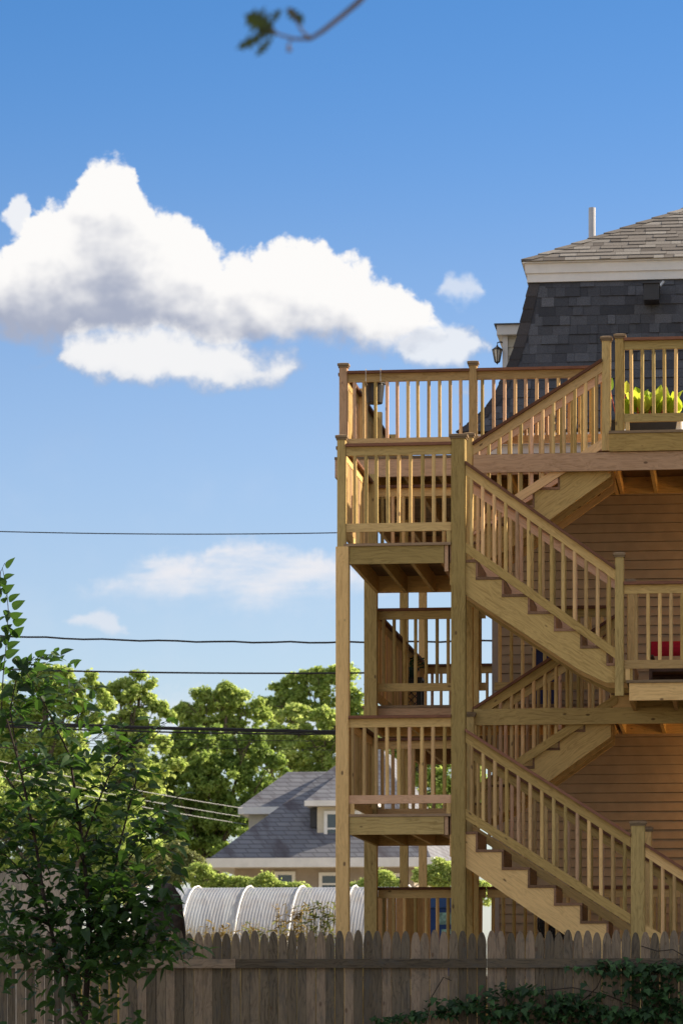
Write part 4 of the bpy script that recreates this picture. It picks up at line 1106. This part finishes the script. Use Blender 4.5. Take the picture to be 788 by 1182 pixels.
# side dormer on the left slope
Y2 = YH+3.5; a = P(287, 960, Y2); b_ = P(330, 940, Y2)
MB().box(a.x, b_.x+1.5, Y2, Y2+3.5, a.z-.8, b_.z).build('dormer', 'sidingpale', fh)
l = XA(278, Y2); zt = ZA(932, 278, Y2); zp = ZA(891, 332, Y2+1.6); xe = XA(332, Y2+1.6)
dr = MB(); dr.add([(l, Y2-.3, zt), (xe+2.2, Y2-.3, zt), (xe, Y2+1.6, zp), (xe+2.2, Y2+1.6, zp), (l, Y2+3.7, zt), (xe+2.2, Y2+3.7, zt)], [(0, 1, 3, 2), (4, 0, 2), (5, 4, 2, 3), (0, 4, 5, 1)]); dr.build('dormer_roof', 'farroof', fh)
MB().box(l-.04, xe+2.2, Y2-.34, Y2+3.7, zt-.24, zt-.004).build('dormer_eave', 'trim', fh)
# roof vent hood
a = P(363, 952, YH+1.2); MB().box(a.x-.12, a.x+.12, YH+1.0, YH+2.0, a.z-.1, a.z+.5).build('roof_vent', 'black', fh)
# service wires to the far house
for ya, yb_ in ((915, 934), (922, 944), (934, 952)):
    P3 = [P(-40+i*(326)/24., yb_-326*.2*(1-i/24.)+4*math.sin(math.pi*i/24.), 95+(Y2-95)*i/24.) for i in range(25)]
    o = MB().tube(P3, .010, 5).build('service_wire', simple('grey_wire', (.35, .35, .36), .5)); tag(o, {915: 'highest of the three pale wires running to the distant house', 922: 'middle of the three pale wires running to the distant house', 934: 'lowest of the three pale wires running to the distant house'}[ya], 'wire', 'service wires to the distant house')

# ------------------------------------------------------------------ greenhouse
Yg0, Yg1 = 60.0, 66.0; yc = 63.0; gx0, gx1 = XA(166, yc), XA(475, yc); gh = ZA(1024.5, 300, yc)
gr = thing('greenhouse', 'long white plastic hoop greenhouse with arched ribs beyond the fence', 'greenhouse', ((gx0+gx1)/2, yc, 0))
vs = []; fs = []; nx = int((gx1-gx0)/.0085); na = 22
for i in range(nx+1):
    x = gx0+(gx1-gx0)*i/nx; c = .004*math.sin(2*math.pi*x/.058)
    for j in range(na+1):
        t = math.pi*j/na; vs.append((x, yc-(3.0+c)*math.cos(t), .02+(gh+c-.02)*math.sin(t)**.9))
for i in range(nx):
    for j in range(na): a = i*(na+1)+j; fs.append((a, a+1, a+na+2, a+na+1))
MB().add(vs, fs, None, .5).build('cover', 'poly', gr, True)
for k in range(6):
    x = gx0+.05+(gx1-gx0-.1)*k/5
    MB().tube([(x, yc-3.012*math.cos(math.pi*j/20), .02+(gh+.012)*math.sin(math.pi*j/20)**.9) for j in range(21)], .016, 6).build('hoop', 'trim', gr)
MB().tube([(gx0, yc-2.85, gh*.5), (gx1, yc-2.85, gh*.5)], .02, 6).build('purlin', 'trim', gr)
for x in (gx0, gx1):
    n = 20; vs = [(x, yc-2.97*math.cos(math.pi*j/n), .02+gh*.985*math.sin(math.pi*j/n)**.9) for j in range(n+1)]
    m_ = MB(); m_.add(vs, [tuple(range(n+1))], None, .5); m_.build('end_wall', 'poly', gr)

# ------------------------------------------------------------------ old fence and dark pile at left
m_ = MB(); t = thing('old_board_fence', 'pale weathered board fence seen through the leaves at the far left', 'fence', (XA(40, 46), 46, 0)); x = XA(-30, 46)
while x < XA(82, 46):
    w = random.uniform(.12, .15); m_ = MB().box(x, x+w-.006, 46, 46.02, 0, ZA(1003, 30, 46)+random.uniform(-.03, .03), ax=2); m_.build('board', 'oldboard', t); x += w
Yq = 41; c = P(196, 1076, Yq); zt = ZA(1036, 196, Yq)
def blob(name, mat, c, rx, ry, rz, seed, rough=.15):
    vs = []; fs = []; nu, nv = 26, 14; rs = random.Random(seed); ph = [rs.uniform(0, 6) for _ in range(9)]
    for j in range(nv+1):
        for i in range(nu):
            u = 2*math.pi*i/nu; v = math.pi*.5*j/nv
            k = 1+rough*(math.sin(3*u+ph[0]+2*v)*.5+math.sin(5*u+ph[1]-4*v)*.3+math.sin(9*u+ph[2]+7*v)*.2)
            vs.append((c[0]+rx*k*math.cos(u)*math.cos(v)**.32, c[1]+ry*k*math.sin(u)*math.cos(v)**.6, c[2]+rz*(1+rough*.3*math.sin(2*u+ph[3]))*math.sin(v)))
    for j in range(nv):
        for i in range(nu): fs.append((j*nu+i, j*nu+(i+1) % nu, (j+1)*nu+(i+1) % nu, (j+1)*nu+i))
    return MB().add(vs, fs, None, .5).build(name, mat, None, True)
o = blob('covered_pile', 'barkdark', (c.x-.06, Yq, 0), .33, .4, zt, 3, .22); tag(o, 'dark lumpy covered pile behind the fence at the left end of the greenhouse', 'pile')

# ------------------------------------------------------------------ trees
def crown(name_leaf, blobs, Y, mat, parent, leafpx=5.5, dens=1.0, depth=.8, bias=0.0):
    pos = []; nr_ = []; tn = []
    sat = []
    for (px, py, r) in blobs:
        for q in range(9):
            an = rng.uniform(0, 2*math.pi); k_ = rng.uniform(.85, 1.22); sat.append((px+math.cos(an)*r*k_, py-abs(math.sin(an))*r*k_, r*rng.uniform(.10, .28)))
    for (px, py, r) in list(blobs)+sat:
        c = np.array(P(px, py, Y)); mpp = MPP(px, Y); Rm = r*mpp
        ncl = int(14+r*1.3)
        for k in range(ncl):
            d = rng.normal(size=3); d /= np.linalg.norm(d)
            if math.sin(d[0]*5+px*.7)+math.sin(d[2]*6+py*.9)+math.sin(d[1]*4+px) > .75 and Y > 100: continue
            rr = Rm*rng.uniform(.2, 1.0)
            cc = c+d*rr*np.array([1, depth, 1]); cr = max(3.6, r*.17)*mpp*rng.uniform(.7, 1.4)
            n = int(dens*rng.uniform(70, 125)*(cr/(6.5*mpp))**2)
            q = rng.normal(size=(n, 3)); q /= np.linalg.norm(q, axis=1)[:, None]; ql = q*np.abs(rng.normal(.55, .42, size=(n, 1)))
            pos.append(cc+ql*cr*np.array([1.15, 1.15, .85])); nn = q*.7+rng.normal(size=(n, 3))*.6+np.array([0, 0, .35]); nn /= np.linalg.norm(nn, axis=1)[:, None]
            nr_.append(nn); tn.append(np.clip(rng.normal(.5+bias+rng.normal()*.13, .17, n), 0, 1))
    keep = None; pos = np.concatenate(pos); nr_ = np.concatenate(nr_); tn = np.concatenate(tn)
    sz = leafpx*MPP(200, Y)*rng.uniform(.45, 1.15, size=len(pos))
    return quads(name_leaf, pos, nr_, sz, tn, mat, parent, .7)
def tree(label, blobs, Y, mat, group='trees beyond the yards', name='leafy_tree', leafpx=5.5, dens=1.0, cat='tree', bias=0.0, trunkw=1.0):
    mx = sum(b_[0]*b_[2] for b_ in blobs)/sum(b_[2] for b_ in blobs)
    base = Vector((XA(mx, Y), Y, 0)); t = thing(name, label, cat, base, group)
    low = max(blobs, key=lambda b_: b_[1]); fork = P(mx, min(1120, low[1]+low[2]*.6), Y)
    tk = MB(); r0 = (.30 if Y > 80 else .07)*trunkw
    tk.tube([base, base.lerp(fork, .5)+Vector((.1, 0, 0)), fork], [r0*1.3, r0, r0*.8], 10)
    for (px, py, r) in blobs:
        c = P(px, py, Y+random.uniform(-1, 1)*r*MPP(px, Y)*.3); mid = fork.lerp(c, .5)+Vector((random.uniform(-.3, .3), random.uniform(-.3, .3), -.1))*r0*4
        tk.tube([fork, mid, c], [r0*.5, r0*.3, r0*.12], 7)
        for k in range(5):
            d = Vector((random.gauss(0, 1), random.gauss(0, 1), random.gauss(.3, 1))).normalized()*r*.8*MPP(px, Y)
            tk.tube([mid.lerp(c, random.uniform(.3, 1)), c+d], [r0*.13, r0*.04], 5)
    tk.build('trunk', 'bark', t)
    crown('crown', blobs, Y, mat, t, leafpx, dens, bias=bias)
    return t
G = 'trees beyond the yards'
tree('tall airy bright green tree at the far left behind the shrub', [(-20, 850, 60), (25, 820, 38), (60, 800, 26), (85, 800, 24), (100, 815, 24), (70, 850, 42), (30, 900, 60), (90, 900, 40), (50, 790, 16)], 120, 'leaf_far', dens=.8, bias=.12)
tree('slender bright tree left of the gap in the tree line', [(150, 812, 24), (160, 795, 15), (140, 805, 14), (170, 840, 26), (135, 860, 34), (165, 885, 36), (128, 920, 40)], 128, 'leaf_far', dens=.8, bias=.12)
tree('rounded tree right of the gap with dark undersides', [(230, 822, 20), (255, 815, 20), (282, 818, 18), (215, 838, 17), (245, 850, 30), (290, 850, 26), (262, 806, 12), (225, 870, 36)], 165, 'leaf_far', bias=.03)
tree('taller tree whose crown rises behind the timber post', [(325, 815, 22), (350, 800, 20), (375, 795, 22), (402, 800, 28), (340, 830, 26), (390, 840, 32), (310, 825, 14), (420, 850, 30)], 170, 'leaf_far', bias=.03)
tree('yellow green round tree in front of the taller crowns', [(345, 848, 26), (375, 855, 28), (335, 880, 32), (372, 890, 32), (410, 880, 34), (350, 920, 36), (300, 870, 24), (400, 935, 40)], 150, 'leaf_far', bias=.28)
tree('dark green broad tree between the houses', [(205, 880, 32), (240, 885, 38), (215, 930, 46), (265, 925, 44), (305, 905, 30), (195, 975, 44), (245, 970, 46), (295, 955, 36), (280, 865, 22), (170, 935, 34)], 140, 'leaf_dark', dens=1.05)
tree('broad green tree seen through the lower landing', [(450, 900, 34), (480, 885, 28), (510, 905, 36), (545, 920, 34), (490, 940, 40), (455, 950, 30)], 150, 'leaf_far', bias=.15)
tree('dense green tree low behind the far left shrub', [(0, 950, 50), (50, 950, 46), (100, 960, 44), (145, 970, 40), (20, 1010, 46), (80, 1010, 44), (130, 1015, 40), (170, 1005, 30)], 105, 'leaf_far', dens=.9, bias=.05)
for k, (lab, bl, Y, mat, b_) in enumerate((
    ('pale grey green bush at the left corner of the distant house', [(205, 985, 9), (200, 1000, 14), (212, 1012, 14), (192, 1015, 14), (222, 998, 9)], 92, 'leaf_pale', .2),
    ('low feathery green bush behind the middle of the greenhouse', [(240, 1022, 12), (258, 1023, 9), (274, 1024, 9), (288, 1025, 8), (228, 1014, 12)], 90, 'leaf_far', .1),
    ('bright leafy bush under the window of the distant house', [(300, 1025, 8), (316, 1028, 9), (330, 1029, 7), (345, 1030, 8), (306, 1016, 5)], 88, 'leaf_far', .3),
    ('bright bush in front of the right window of the distant house', [(425, 1027, 9), (440, 1014, 7), (452, 1024, 9), (436, 1026, 9), (412, 1030, 8)], 88, 'leaf_far', .35),
    ('yellow green bush by the sunlit side of the distant house', [(490, 1016, 10), (505, 1008, 12), (518, 1012, 12), (534, 1018, 12), (512, 1020, 12), (556, 1035, 12)], 88, 'leaf_far', .4),
    ('bushy green growth left of the greenhouse', [(150, 1005, 14), (165, 1015, 12), (135, 1015, 14), (178, 1000, 12), (120, 1020, 12)], 84, 'leaf_pale', .1))):
    tree(lab, bl, Y, mat, 'bushes around the greenhouse', 'garden_bush', 3.6, 1.0, 'bush', b_, .25)
# weeds in front of the greenhouse
def weeds(label, px0, px1, ytop, Y, n, mat, seed):
    random.seed(seed); t = thing('tall_weeds', label, 'weeds', (XA((px0+px1)/2, Y), Y, 0), 'weeds before the greenhouse'); s_ = MB(); l_ = MB()
    for i in range(n):
        px = random.uniform(px0, px1); py = ytop+abs(random.gauss(0, 9)); b_ = Vector((XA(px, Y)+random.uniform(-.1, .1), Y+random.uniform(-.5, .5), 0)); tp = P(px+random.uniform(-9, 9), py, Y)
        s_.tube([b_, b_.lerp(tp, .6)+Vector((random.uniform(-.05, .05), 0, .05)), tp], [.008, .005, .003], 4)
        for k in range(16):
            q = b_.lerp(tp, random.uniform(.55, 1)); leaf(l_, q, Vector((random.uniform(-1, 1), random.uniform(-1, 1), random.uniform(-.2, 1))), random.uniform(.07, .15), .28, random.random())
    s_.build('stems', 'straw', t); l_.build('leaves', mat, t)
weeds('tan seed headed weeds in front of the greenhouse', 322, 352, 1042, 52, 26, 'straw', 5)
weeds('green leafy weeds beside the timber post', 350, 386, 1040, 51, 34, 'leaf_pale', 6)
weeds('dry yellow weeds left of the greenhouse middle', 225, 300, 1064, 54, 40, 'straw', 8)
weeds('low green weeds at the foot of the greenhouse', 290, 330, 1062, 53, 22, 'leaf_pale', 9)
random.seed(11)
# dry grass in front of the greenhouse
n = 9000; gxs = rng.uniform(XA(120, 56), XA(560, 56), n); gys = rng.uniform(50, 59.5, n); hh = rng.uniform(1.8, 2.95, n)*np.where(gxs < XA(260, 56), 1.02, .95)
v = np.zeros((n, 3, 3)); v[:, 0] = np.stack([gxs-.012, gys, 0*gxs], 1); v[:, 1] = np.stack([gxs+.012, gys, 0*gxs], 1); v[:, 2] = np.stack([gxs+rng.normal(0, .18, n), gys+rng.normal(0, .1, n), hh], 1)
me = bpy.data.meshes.new('tall_grass'); me.from_pydata(v.reshape(-1, 3).tolist(), [], [(3*i, 3*i+1, 3*i+2) for i in range(n)])
at = me.attributes.new('tint', 'FLOAT', 'POINT'); at.data.foreach_set('value', np.repeat(rng.uniform(0, 1, n), 3).astype(np.float32))
me.materials.append(M['straw']); o = bpy.data.objects.new('tall_grass', me); COL.objects.link(o); o['kind'] = 'stuff'; tag(o, 'dry straw coloured tall grass between the fence and the greenhouse', 'grass')

# shade trees on the sun side, just outside the picture on the right
def shade_tree(label, x, y, zc_, r_, n=5200):
    t = thing('shade_tree', label, 'tree', (x, y, 0), 'shade trees right of the decks')
    tk = MB(); tk.tube([(x, y, 0), (x+.1, y, zc_*.5), (x, y, zc_)], [.32, .25, .1], 10)
    for k in range(10):
        a = random.uniform(0, 6.28); tk.tube([(x, y, zc_*.5), (x+math.cos(a)*r_*.7, y+math.sin(a)*r_*.7, zc_+random.uniform(-.4, .6)*r_)], [.12, .03], 6)
    tk.build('trunk', 'bark', t)
    q = rng.normal(size=(n, 3)); q /= np.linalg.norm(q, axis=1)[:, None]; pos = np.array([x, y, zc_])+q*(rng.uniform(.3, 1, size=(n, 1))**.5)*r_*np.array([1, 1, 1.15])
    nn = rng.normal(size=(n, 3)); nn /= np.linalg.norm(nn, axis=1)[:, None]
    quads('crown', pos, nn, rng.uniform(.3, .6, n), rng.uniform(0, 1, n), 'leaf_dark', t, .7)
SHADE = [(13.5, 38.5, 10.0, 4.7), (13.5, 32.5, 9.6, 4.7), (15, 26, 9, 4.7), (13, 45, 8.5, 4.2), (12.5, 36, 5, 3.8), (12.5, 42, 5, 3.8), (12.5, 30, 4.5, 3.8)]
for k, a in enumerate(SHADE): shade_tree('dense green shade tree standing to the right of the decks', *a)

# ------------------------------------------------------------------ sky, sun, camera
EL, AZ = R(30), R(19)      # AZ measured from +X towards +Y
sd = Vector((math.cos(EL)*math.cos(AZ), math.cos(EL)*math.sin(AZ), math.sin(EL)))
sl = bpy.data.lights.new('sun', 'SUN'); sl.energy = 5.0; sl.angle = R(.53); sl.color = (1, .86, .66)
so = bpy.data.objects.new('sun', sl); COL.objects.link(so); so.rotation_euler = sd.to_track_quat('Z', 'Y').to_euler(); so.location = (20, 30, 30)
w = bpy.data.worlds.new('World'); scene.world = w; w.use_nodes = True; nt = NT(w.node_tree)
for n in list(w.node_tree.nodes): w.node_tree.nodes.remove(n)
tc = nt.node('ShaderNodeTexCoord'); dirv = S(nt, tc.outputs['Generated']); dx, dy, dz = nt.sep(dirv)
sky = nt.node('ShaderNodeTexSky'); sky.sky_type = 'NISHITA'; sky.sun_disc = False; sky.sun_elevation = EL; sky.sun_rotation = R(90)-AZ
sky.air_density = 1.0; sky.dust_density = .6; sky.ozone_density = 2.0
nt.put(sky.inputs['Vector'], nt.vec(dx, dy, nt.m('POWER', nt.m('MAXIMUM', dz, .0), 1.5)*4.4+.012))
hsn = nt.node('ShaderNodeHueSaturation'); hsn.inputs['Saturation'].default_value = 1.2; hsn.inputs['Value'].default_value = 1.0
nt.l.new(sky.outputs[0], hsn.inputs['Color'])
nt.put(hsn.inputs['Saturation'], nt.curve(dz, [(0, .50), (.1, .80), (.18, 1.02), (.30, 1.3), (1, 1.1)], 0, 1, 0, 1.5))
nt.put(hsn.inputs['Value'], nt.curve(dz, [(0, .55), (.1, .66), (.18, .83), (.30, .98), (1, 1.0)], 0, 1, 0, 1.5))
bg = nt.node('ShaderNodeBackground'); nt.l.new(hsn.outputs[0], bg.inputs['Color']); bg.inputs['Strength'].default_value = .12
# clouds: laid out in direction space (tangent to a fixed compass bearing)
fwd = dy*CT-dx*ST
front = nt.sstep(fwd, .2, .4)
fs_ = nt.m('MAXIMUM', fwd, .15)
px = (dx*CT+dy*ST)/fs_*F+CX; py = CY-dz/fs_*F
base = nt.vec(px*.01, py*.01, 0.0)
n1 = nt.noise(base, 1.1, 6, .55); nA = nt.node('ShaderNodeTexNoise'); nA.inputs['Scale'].default_value = 2.2; nA.inputs['Detail'].default_value = 7; nA.inputs['Roughness'].default_value = .58; nt.put(nA.inputs['Vector'], base)
cr_, cg_, cb_ = [S(nt, o) for o in (lambda n: (n.outputs[0], n.outputs[1], n.outputs[2]))(nt.node('ShaderNodeSeparateColor'))]
w.node_tree.links.new(nA.outputs['Color'], cr_.s.node.inputs[0])
wx = px+(cr_-.5)*52; wy = py+(cg_-.5)*46
def billow(v, scale):
    n = nt.node('ShaderNodeTexVoronoi'); n.feature = 'SMOOTH_F1'; n.inputs['Scale'].default_value = scale; n.inputs['Smoothness'].default_value = .6
    nt.put(n.inputs['Vector'], v); return S(nt, n.outputs['Distance'])
wv = nt.vec(wx*.01, wy*.01, 0.0)
bl = billow(wv, 2.6); bl2 = billow(wv, 6.5)
fb_ = nt.noise(nt.vec(px*.01, py*.01, 5.0), 6.0, 8, .68)-.5
puff = (0.55-bl)*17+(.5-bl2)*9+fb_*34
xA = [(-300, 350), (-60, 330), (0, 292), (22, 268), (42, 240), (70, 232), (92, 208), (104, 190), (130, 183), (152, 188), (168, 222), (190, 240), (215, 247), (240, 268), (272, 291), (300, 285), (335, 271), (360, 273), (382, 292), (412, 303), (440, 315), (470, 336), (492, 352), (508, 372), (520, 400), (540, 440), (640, 450)]
xB = [(-300, 350), (-60, 372), (0, 388), (60, 402), (120, 398), (200, 402), (260, 404), (310, 400), (360, 396), (400, 404), (440, 408), (470, 406), (500, 400), (514, 392), (535, 370), (640, 370)]
def layer(top, bot, soft_t, soft_b, lo, hi, ylo, yhi, pf=1.0):
    tp = nt.curve(wx, top, lo, hi, ylo, yhi); bt = nt.curve(wx, bot, lo, hi, ylo, yhi)
    a = nt.sstep(wy-tp+puff*pf, -soft_t*.3, soft_t); b_ = nt.sstep(bt-wy+puff*pf*.7, -soft_b*.3, soft_b)
    return a*b_, tp, bt
dA, tA, bA = layer(xA, xB, 10, 24, -300, 640, 150, 450)
dB, tB, bB = layer([(-50, 440), (60, 420), (82, 384), (120, 372), (200, 374), (250, 378), (280, 392), (300, 406), (322, 402), (345, 418), (380, 445), (450, 450)], [(-50, 430), (60, 420), (85, 430), (130, 442), (200, 446), (260, 448), (310, 448), (338, 440), (350, 430), (380, 420), (450, 430)], 26, 15, -50, 450, 360, 460, .75)
dE, tE, bE = layer([(480, 345), (505, 335), (520, 320), (540, 320), (556, 336), (580, 345)], [(480, 325), (505, 342), (520, 350), (540, 348), (556, 345), (580, 335)], 13, 15, 480, 580, 300, 360, .6)
dG, tG, bG = layer([(-20, 260), (5, 240), (18, 230), (35, 232), (44, 248), (60, 262)], [(-20, 245), (5, 258), (18, 268), (35, 268), (44, 256), (60, 245)], 5, 8, -20, 60, 220, 280, .25)
dH, tH, bH = layer([(430, 420), (452, 402), (470, 384), (495, 374), (520, 376), (545, 376), (560, 390), (580, 410)], [(430, 395), (452, 410), (475, 424), (505, 430), (530, 425), (552, 412), (566, 396), (580, 385)], 12, 14, 430, 580, 360, 440, .7)
dC, tC, bC = layer([(40, 700), (75, 680), (130, 662), (150, 645), (230, 638), (280, 618), (310, 622), (400, 645), (560, 660)], [(40, 672), (75, 684), (150, 694), (210, 702), (260, 700), (320, 705), (400, 690), (560, 675)], 22, 40, 40, 560, 600, 720, .9)
dD, tD, bD = layer([(60, 725), (78, 712), (100, 708), (125, 708), (145, 722), (160, 730)], [(60, 718), (78, 726), (100, 732), (125, 733), (145, 728), (160, 720)], 8, 12, 60, 160, 690, 750, .4)
dF, tF, bF = layer([(-300, 830), (60, 830), (120, 805), (200, 796), (300, 812), (380, 820), (800, 830)], [(-300, 860), (60, 870), (120, 880), (200, 880), (300, 880), (380, 870), (800, 850)], 26, 40, -300, 800, 780, 900, 1.2)
# shading of the cumulus: bright towards the top and right, grey blue base
hA = (bA-wy)/nt.m('MAXIMUM', bA-tA, 10)
na_ = nt.noise(nt.vec(px*.01, py*.012, 1.7), .8, 4, .5); nb_ = nt.noise(nt.vec(px*.01+.10, py*.012-.14, 1.7), .8, 4, .5)
relief = (na_-nb_)*2.2
shA = nt.sstep(hA+relief*.7+nt.sstep(wx, 60, 420)*.30-.16+(.5-bl)*.12, .0, .62)
colA = nt.mix(shA, (.40, .44, .56), (1.0, .985, .97))
shB = nt.sstep((bB-wy)/50+relief*.7+.35, .0, .8)
colB = nt.mix(shB, (.56, .62, .74), (.98, .97, .96))
def over(alpha, col, k, a2, c2):       # simple "over" with colour mixing
    return nt.m('MAXIMUM', alpha, a2*k), nt.mix(a2*k, col, c2)
al, cl_ = dA, colA
al, cl_ = over(al*1.0, cl_, .95, dB, colB)
dlm = dA
al = nt.m('MAXIMUM', al, dH*.86); al = nt.m('MAXIMUM', al, dG*.9); al = nt.m('MAXIMUM', al, dE*.62); al = nt.m('MAXIMUM', al, dD*.6)
wisp = nt.noise(nt.vec(px*.006, py*.022, 3.0), 1.6, 5, .6)
al = nt.m('MAXIMUM', al, dC*nt.sstep(wisp, .22, .66)*.95); al = nt.m('MAXIMUM', al, dF*.45)
isC = nt.sstep(py, 470, 560); cl_ = nt.mix(isC, cl_, (.86, .86, .90))
cl_ = nt.mix(dH*(1-dA), cl_, (.90, .915, .94)); cl_ = nt.mix(dG*(1-dA), cl_, (.95, .95, .96))
isE = nt.sstep(wx, 500, 515)*nt.sstep(358-wy, 0, 6); cl_ = nt.mix(isE, cl_, (.9, .92, .95))
haze_ = nt.sstep(n1, .45, .75)*.10
al = nt.m('MAXIMUM', al, haze_*nt.sstep(py, 200, 900))*front
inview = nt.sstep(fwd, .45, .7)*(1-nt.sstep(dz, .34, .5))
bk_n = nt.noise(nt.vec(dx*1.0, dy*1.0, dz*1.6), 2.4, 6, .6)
al = nt.m('MAXIMUM', al*inview, nt.sstep(bk_n, .42, .56)*(1-inview)*nt.sstep(dz, .02, .12))  # unseen cloud cover added outside the view as white fill light
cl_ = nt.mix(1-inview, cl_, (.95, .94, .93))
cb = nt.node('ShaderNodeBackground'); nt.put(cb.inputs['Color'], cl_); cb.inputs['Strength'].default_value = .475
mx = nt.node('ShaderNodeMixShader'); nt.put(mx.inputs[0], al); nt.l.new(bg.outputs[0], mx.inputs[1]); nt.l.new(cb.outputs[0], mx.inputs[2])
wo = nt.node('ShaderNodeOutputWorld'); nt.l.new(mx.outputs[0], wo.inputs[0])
w.cycles.sampling_method = 'MANUAL'; w.cycles.sample_map_resolution = 1024

cam = bpy.data.cameras.new('camera'); co = bpy.data.objects.new('camera', cam); COL.objects.link(co)
co.location = (0, 0, ZC); co.rotation_euler = (R(90), 0, TH)
cam.sensor_fit = 'VERTICAL'; cam.sensor_height = 36; cam.sensor_width = 24; cam.lens = F/1182*36; cam.shift_y = (CY-591)/1182
cam.clip_end = 6000; cam.clip_start = .1
cam.dof.use_dof = True; cam.dof.focus_distance = 36.5; cam.dof.aperture_fstop = 6.3
scene.camera = co
vs_ = scene.view_settings; vs_.view_transform = 'Standard'; vs_.look = 'None'; vs_.gamma = 1; vs_.exposure = 1.05; vs_.use_curve_mapping = False
scene.render.engine = 'CYCLES'
